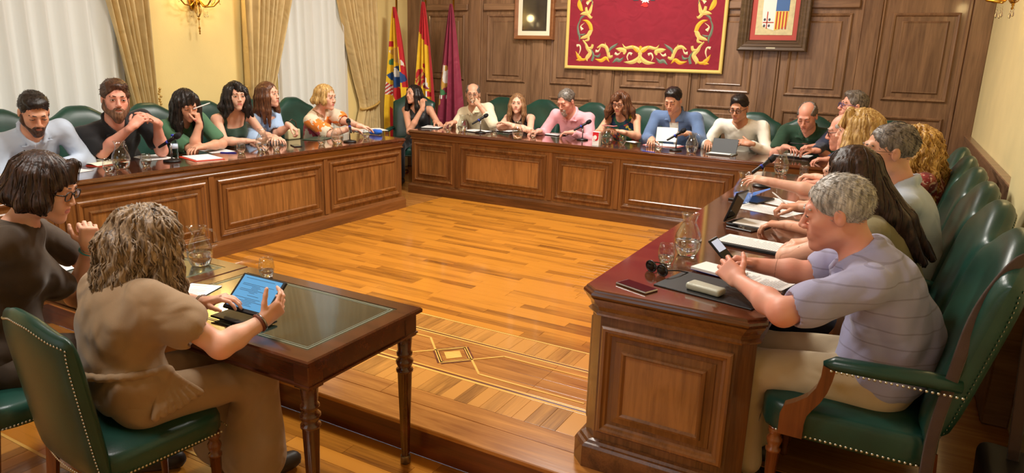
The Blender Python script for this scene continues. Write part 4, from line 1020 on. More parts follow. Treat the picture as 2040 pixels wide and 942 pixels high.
# ---- the two women at the leather tables, facing +Y
w1 = person('woman with short dark hair in dark brown top raising her fist, leftmost at the tables', (-3.0, 1.3), 48, at(88, 372, y=1.45), 36, -18, 0, 'fair', True, hs=1.06, zf=ZL, seed=32, w=1.0, drop=.02,
       armR=dict(e=at(150, 592, y=1.62), w=at(177, 492, y=1.63), d=(.05, .1, 1), n=(.9, -.3, 0), curl=1.3, thumb=1.), armL=dict(w=(-2.98, 1.85, .62), d=(.6, .7, 0)),
       shirt=C_BROWN, sleeve='short', neck='crew', trousers=C_BROWN, hair=dict(kind='long', len=.03, w=.034, th=.006, n=9, sweep=1, fq=120, amp=.002, hl=.09, strands=200, sl=.09, sr=.002), haircol='dkbrown', glasses='black', vox=.0125, hvox=.0042, avox=.0052, eyes=.5, amp=.007)
w2 = person('curly-haired woman in taupe dress holding a tablet, seen from behind', (-2.3, 1.36), 82, at(300, 478, y=1.5), 72, -16, 0, 'fair', True, hs=1.05, zf=ZL, seed=33, w=1.16, shw=.185, drop=.0,
       armR=dict(e=at(440, 690, z=.60), w=at(522, 640, z=.65), d=(.25, .75, .45), n=(.75, -.2, -.3), curl=[.5, .6, .7, .8], thumb=.2), armL=dict(e=(-2.62, 1.66, .62), w=at(408, 604, z=.64), d=(.75, .45, .3), n=(-.3, -.1, .9), curl=.5),
       shirt=C_TAUPE, sleeve='bat', neck='crew', trousers=C_TAUPE, skirt=True, hair=dict(kind='long', len=.24, w=.05, wave=.016, flare=.16, amp=.006, curl=34, fq=70, n=11, strands=520, sl=.17, cw=.009, sr=.0038), haircol='curl', vox=.0125, hvox=.005, avox=.0052, amp=.009)
# ================================================================ chairs and tables
M_CHAIRWOOD = wood('chair_walnut', srgb(60, 26, 12), srgb(132, 74, 36), 'Z', .25, .5)
def nails(pts, nrmls, r=.005):
    m = MB()
    for p, n in zip(pts, nrmls):
        n = nrm(n); a = nrm(np.cross(n, (.3, .5, .81))); b = np.cross(n, a); p = np.array(p)
        ring = [p+r*(math.cos(t)*a+math.sin(t)*b) for t in np.arange(6)*math.pi/3]; ring2 = [p+n*r*.55+.6*r*(math.cos(t)*a+math.sin(t)*b) for t in np.arange(6)*math.pi/3]
        m.add(ring+ring2+[p+n*r*.75], [(i, (i+1) % 6, 6+(i+1) % 6, 6+i) for i in range(6)]+[(6+i, 6+(i+1) % 6, 12) for i in range(6)], 0, True)
    return m
def along(pts, step):
    pts = [np.array(p, float) for p in pts]; out = []; acc = 0
    for a, b in zip(pts[:-1], pts[1:]):
        L = np.linalg.norm(b-a); t = acc
        while t < L: out.append(a+(b-a)*t/L); t += step
        acc = t-L
    return out
def cushion(x0, x1, y, z0, z1, rad=.045, bow=.02, crown=.02, nx=18, ny=16):
    """padded seat: rounded plan, crowned top"""
    m = MB(); hx, hy = (x1-x0)/2, y; cx0 = (x0+x1)/2
    def sup(a, e=6.): c, s = math.cos(a), math.sin(a); q = (abs(c)**e+abs(s)**e)**(-1/e); return c*q, s*q
    rings = []
    for k, (ins, z) in enumerate([(.004, z0), (0, z0+.012), (0, z1-rad*.8), (.006, z1-rad*.35), (.022, z1-.006), (.07, z1+crown*.45), (.15, z1+crown*.85)]):
        ring = []
        for i in range(44):
            a = 2*math.pi*i/44; c, s = sup(a); ring.append((cx0+c*(hx-ins)+(bow*(1-s*s) if c > .9 else 0), s*(hy-ins), z))
        rings.append(ring)
    vs = [p for rg in rings for p in rg]+[(cx0, 0, z1+crown)]; n = 44
    fs = [(k*n+i, k*n+(i+1) % n, (k+1)*n+(i+1) % n, (k+1)*n+i) for k in range(len(rings)-1) for i in range(n)]
    fs += [((len(rings)-1)*n+i, (len(rings)-1)*n+(i+1) % n, len(vs)-1) for i in range(n)]+[tuple(range(n-1, -1, -1))]
    return m.add(vs, fs, 0, True)
def backrest(xb, zb, xt, zs, hump, hw0, hw1, th, nu=25, nv=17):
    """camel-back padded back; returns mesh and a rear-face function"""
    ax = nrm((xt-xb, 0, zs-zb)); nf = np.array((ax[2], 0, -ax[0])); Lb = math.hypot(xt-xb, zs-zb)
    sst = lambda t: t*t*(3-2*t)
    top = lambda u: Lb+hump*(1-sst(max(0, min(1, (abs(u)-.16)/.8))))-(.025*max(0, (abs(u)-.84)/.16)**2)
    def surf(u, v, side):
        uu = math.sin((u-.5)*math.pi); v = math.sin(v*math.pi/2); hw = hw0+(hw1-hw0)*v; l = v*top(uu)
        e = max(0, 1-abs(uu)**11)**.5*max(0, 1-max(0, v)**13)**.5*max(0, 1-(1-v)**14)**.5
        t = th*(.42+.12*(1-uu*uu)) if side > 0 else th*.45
        curve = .03*uu*uu
        return np.array((xb, 0, zb))+ax*l+np.array((0, uu*hw, 0))+nf*(side*t*e+curve)
    m = MB(); m.grid(lambda u, v: surf(u, v, 1), nu, nv); m.grid(lambda u, v: surf(u, v, -1), nu, nv)
    return m, surf, nf
def reeded_leg(h, r0, r1, m=None, c=(0, 0, 0), seg=20):
    m = m or MB(); hb = h*.72
    prof = [(r1*.9, 0), (r1, .012), (r1*.8, .03), (r1*.86, .035), (r0*.95, hb), (r0*1.12, hb+.004), (r0*1.12, hb+.014), (r0*.8, hb+.02), (r0*1.15, hb+.045), (r0*1.15, hb+.055), (r0*.75, hb+.07), (r0*1.05, hb+.08), (r0*1.05, hb+.092), (r0*.85, hb+.1), (r0*1.05, h-.004), (r0*1.05, h)]
    return m.lathe(prof, seg, c, flute=1, fl_rng=(.034, hb), fl_amp=.16)
def make_armchair():
    c = thing('armchair', 'x', 'chair'); W = dict(world=False)
    cushion(-.25, .30, .285, .36, .475).obj('seat', M_LEATHER, c, **W)
    mb_, surf, nf = backrest(-.225, .43, -.37, 1.025, .105, .27, .285, .125)
    mb_.obj('backrest', M_LEATHER, c, **W)
    pts, ns = [], []
    for e in (-1, 1):
        p = along([surf(.5+e*.40, v, -1) for v in np.linspace(.02, .8, 14)], .016); pts += p; ns += [-nf]*len(p)
        p = along([(-.22, e*.287, .372), (.26, e*.287, .372)], .016); pts += p; ns += [np.array((0, e, 0))]*len(p)
    p = along([surf(u, .8, -1) for u in np.linspace(.1, .9, 22)], .016); pts += p; ns += [-nf]*len(p)
    p = along([(.306, -.26, .372), (.322, 0, .372), (.306, .26, .372)], .016); pts += p; ns += [np.array((1, 0, 0))]*len(p)
    for e in (-1, 1):
        a = MB(); path = [(-.265, e*.268, .665), (-.18, e*.282, .672), (-.05, e*.292, .668), (.09, e*.29, .662), (.125, e*.29, .655)]
        a.tube(path, [.03, .035, .035, .033, .012], 12, flat=.72); a.obj('arm_pad', M_LEATHER, c, **W)
        p = along([(-.27, e*.322, .648), (.1, e*.322, .645)], .016); pts += p; ns += [np.array((0, e, 0))]*len(p)
        s = MB(); prof = [(.105, .648), (.108, .61), (.118, .565), (.138, .525), (.165, .495), (.19, .47), (.197, .44), (.197, .372)]; wd = [.02, .018, .018, .021, .028, .038, .04, .04]
        vs = []
        for (x, z), w_ in zip(prof, wd):
            for (dx, dy) in ((-w_, -.022), (w_, -.022), (w_, .022), (-w_, .022)): vs.append((x+dx, e*.288+dy, z+dx*.25*(z > .39)))
        n = len(prof); s.add(vs, [(k*4+i, k*4+(i+1) % 4, k*4+4+(i+1) % 4, k*4+4+i) for k in range(n-1) for i in range(4)]+[(3, 2, 1, 0), tuple((n-1)*4+i for i in range(4))])
        s.obj('arm_support', M_CHAIRWOOD, c, **W)
    nails(pts, ns).obj('nailhead_trim', M_NAIL, c, kind='stuff', **W)
    for e in (-1, 1):
        reeded_leg(.36, .024, .016, c=(.25, e*.235, 0)).obj('leg', M_CHAIRWOOD, c, **W)
        MB().tube([(-.22, e*.23, .4), (-.24, e*.23, .2), (-.3, e*.23, 0)], [.026, .022, .018], 4, smooth=False).obj('leg', M_CHAIRWOOD, c, **W)
    return c
def make_sidechair():
    c = thing('side_chair', 'x', 'chair'); W = dict(world=False)
    cushion(-.21, .25, .235, .37, .465).obj('seat', M_LEATHER, c, **W)
    mb_, surf, nf = backrest(-.205, .36, -.275, .9, .045, .225, .235, .075)
    mb_.obj('backrest', M_LEATHER, c, **W)
    pts, ns = [], []
    for e in (-1, 1):
        p = along([surf(.5+e*.40, v, -1) for v in np.linspace(.01, .8, 14)], .0128); pts += p; ns += [-nf]*len(p)
        p = along([(-.18, e*.238, .382), (.22, e*.238, .382)], .0128); pts += p; ns += [np.array((0, e, 0))]*len(p)
    for v in (.8, .01): p = along([surf(u, v, -1) for u in np.linspace(.1, .9, 22)], .0128); pts += p; ns += [-nf]*len(p)
    p = along([(.256, -.21, .382), (.272, 0, .382), (.256, .21, .382)], .0128); pts += p; ns += [np.array((1, 0, 0))]*len(p)
    nails(pts, ns, .0046).obj('nailhead_trim', M_NAIL, c, kind='stuff', **W)
    for e in (-1, 1):
        reeded_leg(.37, .022, .015, c=(.21, e*.195, 0)).obj('leg', M_CHAIRWOOD, c, **W)
        MB().tube([(-.18, e*.19, .39), (-.2, e*.19, .2), (-.25, e*.19, 0)], [.024, .021, .017], 4, smooth=False).obj('leg', M_CHAIRWOOD, c, **W)
    return c
AC = make_armchair(); first = [True]
def chair(x, y, face, label):
    if first[0]: AC.location = (x, y, 0); AC.rotation_euler = (0, 0, R(face)); AC['label'] = label; AC['group'] = 'green leather council chairs'; first[0] = False
    else: dup(AC, (x, y, 0), R(face), label, 'green leather council chairs')
for y, nm in ((2.68, 'under the man in the lavender polo, a strap hung on it'), (3.27, 'of the woman with long brown hair'), (3.82, 'of the man in rimless spectacles'), (4.4, 'of the blonde woman with the fringe'), (4.98, 'of the curly golden-haired woman'), (5.55, 'of the bald man at the right desk')):
    chair(.02, y, 180, 'green leather armchair '+nm)
for y, nm in ((2.74, 'behind the man in light blue shirt on the left'), (3.36, 'behind the big man in black polo'), (3.98, 'behind the woman in the green top'), (4.58, 'behind the woman in dark green dress'), (5.12, 'behind the woman in sky blue blouse'), (5.72, 'behind the blonde woman in print blouse')):
    chair(-5.63, y, 0, 'green leather armchair '+nm)
for x, nm in ((-4.62, 'of the man drinking from a glass'), (-4.02, 'of the woman with crossed arms at the back'), (-3.32, 'of the man in pink shirt'), (-2.62, 'of the woman in tropical top'), (-2.02, 'of the man in the blue blazer'), (-1.4, 'of the man in white shirt'), (-.82, 'of the man in dark green polo')):
    chair(x, 7.72, -90, 'green leather armchair '+nm)
chair(-5.62, 7.4, -62, 'green leather armchair of the woman with long black hair, by the flags')
chair(-.2, 7.72, -115, 'green leather armchair of the man in blue-framed glasses')
SCH = make_sidechair(); SCH.location = (-2.31, 1.34, ZL); SCH.rotation_euler = (0, 0, R(84)); tag(SCH, 'green leather side chair with studded back, under the curly-haired woman', 'chair', 'studded side chairs at the tables')
dup(SCH, (-2.95, 1.31, ZL), R(84), 'green leather side chair under the woman with short dark hair', 'studded side chairs at the tables')

def leather_table(x0, x1, y0, y1, label):
    zt = .574; t = thing('leather_table', label, 'table', ((x0+x1)/2, (y0+y1)/2, ZL), 0, 'leather-topped tables pushed together'); b = .075
    m = MB().frame((x0, y0, zt), (1, 0, 0), (0, 1, 0), (0, 0, 1), x1-x0, y1-y0, [(.012, -.026), (.0, -.02), (0, -.006), (.006, 0), (b, 0), (b, -.004), (b, -.03)]); m.obj('table_rim', M_TABLE, t)
    MB().box((x0+b, y0+b, zt-.03), (x1-b, y1-b, zt-.0015)).obj('leather_inset', M_TLEATHER, t)
    m = MB()
    for i_ in (.012, .024): m.frame((x0+b+i_, y0+b+i_, zt-.0014), (1, 0, 0), (0, 1, 0), (0, 0, 1), x1-x0-2*b-2*i_, y1-y0-2*b-2*i_, [(0, 0), (0, .0006), (.0035 if i_ > .02 else .006, .0006), (.0035 if i_ > .02 else .006, 0)])
    m.obj('gold_tooling', M_GOLDTOOL, t)
    i_ = .022
    for (a, c) in (((x0+i_, y0+i_), (x1-i_, y0+i_+.02)), ((x0+i_, y1-i_-.02), (x1-i_, y1-i_)), ((x0+i_, y0+i_+.02), (x0+i_+.02, y1-i_-.02)), ((x1-i_-.02, y0+i_+.02), (x1-i_, y1-i_-.02))):
        MB().box((a[0], a[1], zt-.115), (c[0], c[1], zt-.025)).obj('apron', M_TABLE, t)
    MB().frame((x0+.014, y0+.014, zt-.118), (1, 0, 0), (0, 1, 0), (0, 0, 1), x1-x0-.028, y1-y0-.028, [(.008, 0), (0, .004), (0, .012), (.008, .016)]).obj('apron_bead', M_TABLE, t)
    for lx in (x0+.055, x1-.055):
        for ly in (y0+.055, y1-.055):
            L = MB(); hh = zt-.115-ZL; reeded_leg(hh, .033, .021, L, (lx, ly, ZL), 28); L.box((lx-.037, ly-.037, zt-.125), (lx+.037, ly+.037, zt-.028), c=.003); lg = L.obj('leg', M_TABLE, t)
            MB().lathe([(.019, 0), (.0225, .004), (.0225, .034), (.021, .04)], 16, (lx, ly, ZL+.0005)).obj('brass_ferrule', M_FERR, lg)
    return t
M_FERR = mat('brass_dull', srgb(126, 108, 80), .4, .8)
leather_table(-2.716, -1.66, 1.598, 2.262, 'dark leather-topped table with reeded legs, under the tablet, at the step')
leather_table(-3.79, -2.722, 1.598, 2.262, 'leather-topped table at the left holding a glass jug, papers and an elbow')
# ================================================================ curtains
def sheer_mat():
    m, nt, b = newmat('sheer_voile'); L = nt.links.new
    setp(b, Base_Color=srgb(236, 233, 224), Roughness=.9)
    tr = N(nt, 'ShaderNodeBsdfTranslucent'); tr.inputs[0].default_value = srgb(232, 228, 216)
    mx = N(nt, 'ShaderNodeMixShader'); mx.inputs[0].default_value = .35; L(b.outputs[0], mx.inputs[1]); L(tr.outputs[0], mx.inputs[2]); L(mx.outputs[0], nt.nodes['Material Output'].inputs['Surface']); return m
M_SHEER = sheer_mat()
M_DRAPE = cloth('drape_gold', srgb(214, 188, 132), .08, .6, .2); M_BRAID = mat('braid_gold', srgb(196, 158, 82), .6, var=.2, scale=60)
def sheer(y0, y1, label, n):
    m = MB()
    def f(u, v):
        y = y0+(y1-y0)*u; a = u*n*2*math.pi
        return (XW+.045+.042*math.sin(a+.8*math.sin(u*17))*(.8+.2*v), y+.012*math.cos(a), 3.35-v*3.3)
    m.grid(f, n*9, 9); o = m.obj('sheer_curtain', M_SHEER, None, False); return tag(o, label, 'curtain')
sheer(1.15, 4.06, 'white sheer curtain in broad folds behind the man in black polo', 17)
sheer(5.9, 7.1, 'white sheer curtain between the two gold drapes near the flags', 9)
def drape(yl0, yl1, yr0, yr1, label, n=7, ztie=1.02, seed=0, tie='r'):
    rs = random.Random(seed); ph = [rs.uniform(0, 6) for _ in range(3)]
    d = thing('gold_drape', label, 'curtain', (XW+.1, (yr0+yl0)/2, 0)); m = MB()
    def f(u, v):
        z = 3.5-v*3.4; t = max(0, min(1, (3.5-z)/(3.5-ztie))); t = t**1.35
        if z < ztie: t = max(.55, 1-(ztie-z)*.5)
        a, b = yl0+(yl1-yl0)*t, yr0+(yr1-yr0)*t; wdt = abs(b-a)
        q = u+.03*math.sin(u*9+ph[0]+z)
        return (XW+.11+(.02+.035*min(1, wdt/.4))*math.sin(q*n*2*math.pi+ph[1]+.5*z)+.012*math.sin(q*n*4.7*math.pi+ph[2]), a+(b-a)*u, z)
    m.grid(f, n*12+1, 34); m.obj('cloth', M_DRAPE, d, False)
    yc = (yl1+yr1)/2; hw = abs(yr1-yl1)/2+.025
    m = MB(); pts = [(XW+.11+.085*math.sin(a), yc+hw*math.cos(a), ztie+.05*math.cos(a)*(1 if tie == 'r' else -1)) for a in np.linspace(0, 2*math.pi, 20, endpoint=False)]
    m.tube(pts, .016, 8, closed=True); m.obj('tieback', M_BRAID, d)
    m = MB(); ye = yr1+.02 if tie == 'r' else yl1-.02
    for k in range(14): m.sphere((XW+.12+.008*math.cos(k*2), ye+.006*math.sin(k*2.6), ztie+.28-k*.024), .013, 8, 5)
    m.obj('rope_fringe', M_BRAID, d)
    return d
drape(3.72, 4.10, 4.32, 4.32, 'gold drape swept to the right behind the big bearded man', 7, .95, 1)
drape(5.42, 5.40, 6.40, 5.68, 'gold drape tied back left of the narrow window', 9, .95, 2, 'l')
drape(6.62, 7.30, 7.58, 7.58, 'gold drape tied back right of the narrow window, nearest the flags', 8, .95, 3)

# ================================================================ sconces
M_BRASS = mat('sconce_brass', srgb(190, 142, 58), .28, 1., var=.15, scale=30); M_CRYSTAL = mat('crystal', (1, 1, 1, 1), .01, Transmission_Weight=1., IOR=1.55)
M_BULB = mat('bulb_glow', (1, .9, .7, 1), .3, Emission_Color=(1, .74, .36, 1), Emission_Strength=7.)
def sconce(pos, nx, label, power, tip, arms=5):
    """pos = wall point at the hub; nx = outward x sign; tip = length of the hanging pendant"""
    x, y, z = pos; s = thing('wall_sconce', label, 'lamp', pos)
    MB().tube([(x+nx*.01, y, z-.06), (x+nx*.02, y, z+.04), (x+nx*.015, y, z+.16)], [.02, .045, .02], 12).obj('backplate', M_BRASS, s)
    hx = x+nx*.1
    MB().tube([(x, y, z+.03), (x+nx*.06, y, z+.0), (hx, y, z)], .012, 8).obj('bracket', M_BRASS, s)
    m = MB(); m.lathe([(.004, -tip), (.009, -tip+.008), (.004, -tip+.02), (.01, -tip+.03), (.005, -tip+.045), (.012, -tip+.06), (.004, -tip+.08), (.003, -tip*.55), (.014, -tip*.5), (.004, -tip*.46), (.008, -tip*.42)], 10, (hx, y, z))
    for k in range(6):
        a = k*math.pi/3; m.tube([(hx+.028*math.cos(a)*q, y+.028*math.sin(a)*q, z-tip*.44*(1-t)-.01*t) for t, q in ((0, .2), (.3, .8), (.6, 1.), (1, .6))], .0035, 5)
    m.lathe([(.012, -.02), (.035, 0), (.03, .02), (.012, .04), (.02, .09), (.008, .14)], 12, (hx, y, z)); m.obj('stem', M_BRASS, s)
    for k in range(arms):
        a = -math.pi/2+math.pi*k/(arms-1); ca, sa = math.cos(a)*nx, math.sin(a); rr = .2
        P_ = [(hx+ca*.02, y+sa*.02, z+.03), (hx+ca*.08, y+sa*.08, z-.03), (hx+ca*.15, y+sa*.15, z-.02), (hx+ca*.2, y+sa*.2, z+.03), (hx+ca*.21, y+sa*.21, z+.08)]
        am = MB().tube(P_, .0075, 8).lathe([(.004, .08), (.03, .09), (.034, .098), (.01, .1), (.009, .16)], 10, (hx+ca*.21, y+sa*.21, z)).obj('arm', M_BRASS, s)
        MB().lathe([(.006, .16), (.013, .18), (.012, .2), (.001, .235)], 10, (hx+ca*.21, y+sa*.21, z)).obj('bulb', M_BULB, s)
        for q, dz in ((.085, -.06), (.21, .07)):
            m = MB(); px_, py_ = hx+ca*q, y+sa*q; m.tube([(px_, py_, z+dz), (px_, py_, z+dz-.02)], .0012, 4); m.lathe([(.0005, -.075), (.009, -.062), (.008, -.05), (.002, -.03), (.006, -.024), (.0005, -.016)], 8, (px_, py_, z+dz)); m.obj('crystal_drop', M_CRYSTAL, s)
    l = bpy.data.lights.new('sconce_light', 'POINT'); l.energy = power; l.color = (1, .72, .32); l.shadow_soft_size = .06
    lo = bpy.data.objects.new('sconce_light', l); lo.location = (hx+nx*.06, y, z+.30); COL.objects.link(lo)
sconce((XW, 4.86, 2.06), 1, 'gilt wall sconce with crystal drops, between the curtains', 9, .30)
q = at(2012, 4, x=XR-.12); sconce((XR, q[1], q[2]+.03), -1, 'gilt crystal wall sconce at the top right corner', 8, .08)

# ================================================================ wall hangings
YW = YB-.045
M_TAPES = cloth('tapestry_crimson', srgb(140, 24, 44), .08, .9, .3); M_TGOLD = mat('embroid_gold', srgb(238, 176, 40), .7, bump=.4, bscale=300); M_TYEL = mat('embroid_yellow', srgb(222, 194, 108), .7, bump=.4, bscale=300)
M_TCREAM = mat('embroid_cream', srgb(250, 226, 176), .7, bump=.4, bscale=300); M_TGREEN = mat('embroid_green', srgb(112, 128, 106), .7, bump=.4, bscale=300); M_TWHITE = mat('embroid_white', srgb(240, 236, 226), .7); M_TRED = mat('embroid_red', srgb(206, 40, 36), .7); M_TDARK = mat('embroid_slate', srgb(58, 66, 72), .7)
tp = thing('tapestry', 'crimson wall tapestry with embroidered gold scroll border and braid edge', 'tapestry', (-2.89, YW, 1.53))
x0, x1, z0, z1 = -3.88, -1.90, 1.53, 2.95
MB().box((x0, YW-.008, z0), (x1, YW+.012, z1), c=.003).obj('cloth', M_TAPES, tp)
MB().frame((x0-.012, YW-.008, z0-.012), (1, 0, 0), (0, 0, 1), (0, -1, 0), x1-x0+.024, z1-z0+.024, [(0, -.01), (0, .008), (.012, .016), (.03, .014), (.04, .002)]).obj('braid_border', M_TYEL, tp)
MB().tube([(x0+.05, YB, 2.93), (x0+.05, YW, 2.93)], .01).obj('hanger', M_BRASS, tp); MB().tube([(x1-.05, YB, 2.93), (x1-.05, YW, 2.93)], .01).obj('hanger', M_BRASS, tp)
cxm = (x0+x1)/2
def zt_(a, b):
    p = at(1130+a*.16176, b*.16176, y=YW); return p[0], p[2]
def catmull(P, n=6):
    P = [np.array(p, float) for p in P]; P = [2*P[0]-P[1]]+P+[2*P[-1]-P[-2]]; out = []
    for i in range(1, len(P)-2):
        for t in np.arange(n)/n:
            out.append(.5*(2*P[i]+(P[i+1]-P[i-1])*t+(2*P[i-1]-5*P[i]+4*P[i+1]-P[i+2])*t*t+(3*P[i]-P[i-1]-3*P[i+1]+P[i+2])*t**3))
    return out+[P[-2]]
ZSC = 1.62/2040*2*.62  # metres per traced unit (approx.)
def stroke(pts, m_, nm, h=.004, shift=0.):
    W = catmull([(*zt_(a, b), w_*.00098) for a, b, w_ in pts])
    for mir in (1, -1):
        L, Rr = [], []
        for i, q in enumerate(W):
            a = W[min(i+1, len(W)-1)]-W[max(i-1, 0)]; d = nrm(a[:2]); n = np.array((-d[1], d[0])); hw = max(.0016, abs(q[2])*.5)
            L.append(q[:2]+n*hw); Rr.append(q[:2]-n*hw)
        X = lambda p: (cxm+(p[0]-cxm)*mir, p[1]+shift)
        L = [X(p) for p in L]; Rr = [X(p) for p in Rr]; n = len(L); m = MB()
        for (P_, hh) in ((L, 0), (Rr, 0)): pass
        vs = [(p[0], YW-.008, p[1]) for p in L]+[((p[0]+q_[0])/2, YW-.008-h*1.6, (p[1]+q_[1])/2) for p, q_ in zip(L, Rr)]+[(p[0], YW-.008, p[1]) for p in Rr]
        m.add(vs, [(i, i+1, n+i+1, n+i) for i in range(n-1)]+[(n+i, n+i+1, 2*n+i+1, 2*n+i) for i in range(n-1)], 0, False); m.obj(nm, m_, tp, True)
G_, Y_, C_, E_ = (M_TGOLD, 'gold_scroll'), (M_TYEL, 'gold_scroll'), (M_TCREAM, 'cream_scroll'), (M_TGREEN, 'green_leaf')
BOT = [(Y_, [(905, 775, 30), (885, 715, 36), (908, 650, 40), (870, 605, 44), (800, 580, 40), (720, 590, 30), (682, 540, 4)]), (Y_, [(598, 600, 4), (650, 608, 50), (710, 625, 50), (700, 670, 20)]), (G_, [(800, 560, 10), (840, 600, 44), (880, 640, 20), (915, 570, 30)]),
       (Y_, [(900, 690, 30), (860, 735, 50), (800, 765, 48), (735, 768, 24), (700, 765, 4)]), (C_, [(752, 745, 8), (740, 700, 16), (765, 655, 22), (800, 668, 34)]), (E_, [(558, 778, 6), (610, 735, 44), (650, 745, 40), (700, 705, 6)]), (C_, [(665, 640, 6), (625, 672, 22), (590, 655, 34)]),
       (G_, [(520, 765, 4), (480, 715, 40), (420, 745, 44), (345, 728, 6)]), (Y_, [(565, 690, 24), (520, 700, 40), (505, 640, 44), (480, 580, 44), (430, 560, 40), (372, 590, 14)]), (Y_, [(480, 590, 30), (470, 525, 4)]), (E_, [(632, 530, 3), (585, 565, 30), (535, 600, 30), (515, 650, 8)]), (C_, [(415, 578, 6), (385, 630, 20), (352, 628, 36)]),
       (E_, [(296, 600, 4), (325, 680, 30), (305, 752, 30)]), (E_, [(412, 655, 6), (385, 695, 30), (330, 685, 8)]),
       (G_, [(108, 632, 4), (135, 690, 40), (160, 728, 50), (112, 742, 6)]), (Y_, [(250, 755, 4), (245, 715, 50), (285, 650, 50), (250, 590, 44), (232, 545, 30), (195, 495, 16)]), (Y_, [(318, 545, 30), (300, 590, 36), (255, 590, 20)]), (G_, [(160, 728, 40), (205, 735, 30), (235, 720, 20)]), (C_, [(120, 562, 34), (155, 560, 20), (165, 610, 18), (142, 680, 6)])]
COLM = [(G_, [(190, 250, 4), (245, 262, 36), (285, 310, 50), (300, 370, 44)]), (Y_, [(322, 372, 4), (290, 390, 50), (255, 440, 50), (190, 465, 30), (165, 480, 6)]), (Y_, [(262, 440, 30), (262, 490, 30), (215, 505, 14)]), (E_, [(165, 245, 14), (135, 320, 22), (140, 400, 30), (155, 450, 26), (150, 512, 4)]), (E_, [(230, 415, 6), (190, 430, 24), (150, 425, 6)]), (C_, [(218, 282, 6), (170, 325, 16), (190, 368, 40)])]
TOPC = [(G_, [(150, -10, 16), (155, 60, 60), (180, 120, 40), (200, 135, 6)]), (Y_, [(160, 180, 4), (205, 165, 40), (270, 160, 50), (300, 90, 30), (318, 20, 10)]), (Y_, [(235, 90, 30), (245, 150, 40), (290, 215, 34), (318, 205, 4)]), (E_, [(222, 195, 8), (185, 210, 26), (160, 245, 16)]), (C_, [(245, 50, 40), (275, 20, 16), (280, -20, 6)]), (E_, [(318, 60, 14), (305, 0, 14), (280, -30, 6)])]
for (mt_, nm_), pts in BOT+COLM+TOPC: stroke(pts, mt_, nm_)
for (mt_, nm_), pts in COLM: stroke(pts, mt_, nm_, shift=.47)
for mt_, nm_, poly in ((M_TWHITE, 'crest_star', [(905, -20), (915, 12), (935, 10), (925, 40), (955, 22), (965, 40), (978, 20), (1010, 38), (1000, 10), (1015, 8), (1010, -20)]), (M_TRED, 'crest_tassel', [(945, 30), (905, 78), (935, 76), (950, 88), (985, 88), (1000, 76), (985, 30)]), (M_TDARK, 'crest_leaf', [(800, -20), (820, 8), (880, 8), (890, -20)]), (M_TDARK, 'crest_leaf', [(1020, -20), (1030, 8), (1080, 10), (1090, -20)])):
    MB().prism([zt_(a, b) for a, b in poly], (0, YW-.008, 0), (1, 0, 0), (0, 0, 1), (0, -1, 0), 0, .005).obj(nm_, mt_, tp)

M_FRWOOD = wood('frame_wood', srgb(92, 50, 24), srgb(150, 96, 56), 'X', .4, .2); M_FRDARK = wood('frame_dark', srgb(58, 42, 30), srgb(112, 88, 66), 'X', .45, .1)
M_MAT = mat('picture_mat', srgb(240, 232, 206), .8); M_PGLASS = mat('picture_glass', srgb(58, 54, 50), .05, var=.25, scale=5)
pf = thing('framed_portrait', 'brown framed picture with cream mount under glass, left of the tapestry', 'picture', (-4.36, YW, 1.87))
MB().frame((-4.645, YW, 1.872), (1, 0, 0), (0, 0, 1), (0, -1, 0), .57, .8, [(0, -.04), (0, .03), (.008, .036), (.03, .03), (.05, .02), (.05, -.04)]).obj('picture_frame', M_FRWOOD, pf)
MB().frame((-4.595, YW, 1.922), (1, 0, 0), (0, 0, 1), (0, -1, 0), .47, .7, [(0, .01), (.052, .01), (.056, .004)]).obj('mount', M_MAT, pf)
MB().box((-4.55, YW-.004, 1.965), (-4.17, YW+.01, 2.58)).obj('glazed_picture', M_PGLASS, pf)
cf = thing('framed_coat_of_arms', 'coat of arms in a broad dark wooden frame with red mount and nameplate', 'picture', (-1.375, YW, 1.79))
fx, fz, fw_, fh_ = -1.742, 1.785, .735, .95
MB().frame((fx, YW, fz), (1, 0, 0), (0, 0, 1), (0, -1, 0), fw_, fh_, [(0, -.04), (0, .05), (.012, .06), (.04, .045), (.05, .05), (.075, .032), (.085, .036), (.105, .015), (.115, .02), (.125, -.02)]).obj('picture_frame', M_FRDARK, cf)
M_CMOUNT = mat('mount_red', srgb(188, 82, 74), .8); M_PARCH = mat('parchment', srgb(216, 204, 160), .8, var=.12, scale=20); M_ABLUE = mat('arms_blue', srgb(70, 110, 170), .6); M_AYEL = mat('arms_yellow', srgb(240, 206, 90), .6); M_ARED = mat('arms_red', srgb(190, 60, 40), .6); M_ADARK = mat('arms_dark', srgb(70, 70, 80), .6); M_AWHITE = mat('arms_white', srgb(240, 240, 234), .6)
MB().box((fx+.12, YW-.002, fz+.12), (fx+fw_-.12, YW+.01, fz+fh_-.12)).obj('mount', M_CMOUNT, cf)
px0, px1, pz0, pz1 = fx+.175, fx+fw_-.165, fz+.172, fz+fh_-.17
MB().box((px0, YW-.006, pz0), (px1, YW, pz1), c=.002).obj('parchment', M_PARCH, cf)
sx0, sx1, sz0, sz1 = px0+.06, px1-.06, pz0+.06, pz1-.16; sm_ = (sx0+sx1)/2; sh_ = (sz0+sz1)/2
FO = dict(O=(0, YW-.006, 0), U=(1, 0, 0), V=(0, 0, 1), Nn=(0, -1, 0), h0=0, h1=.002)
MB().prism([(sx0, sh_), (sm_, sh_), (sm_, sz1), (sx0, sz1)], **FO).obj('shield_quarter', M_AWHITE, cf)
MB().prism([(sm_, sh_), (sx1, sh_), (sx1, sz1), (sm_, sz1)], **FO).obj('shield_quarter', M_ABLUE, cf)
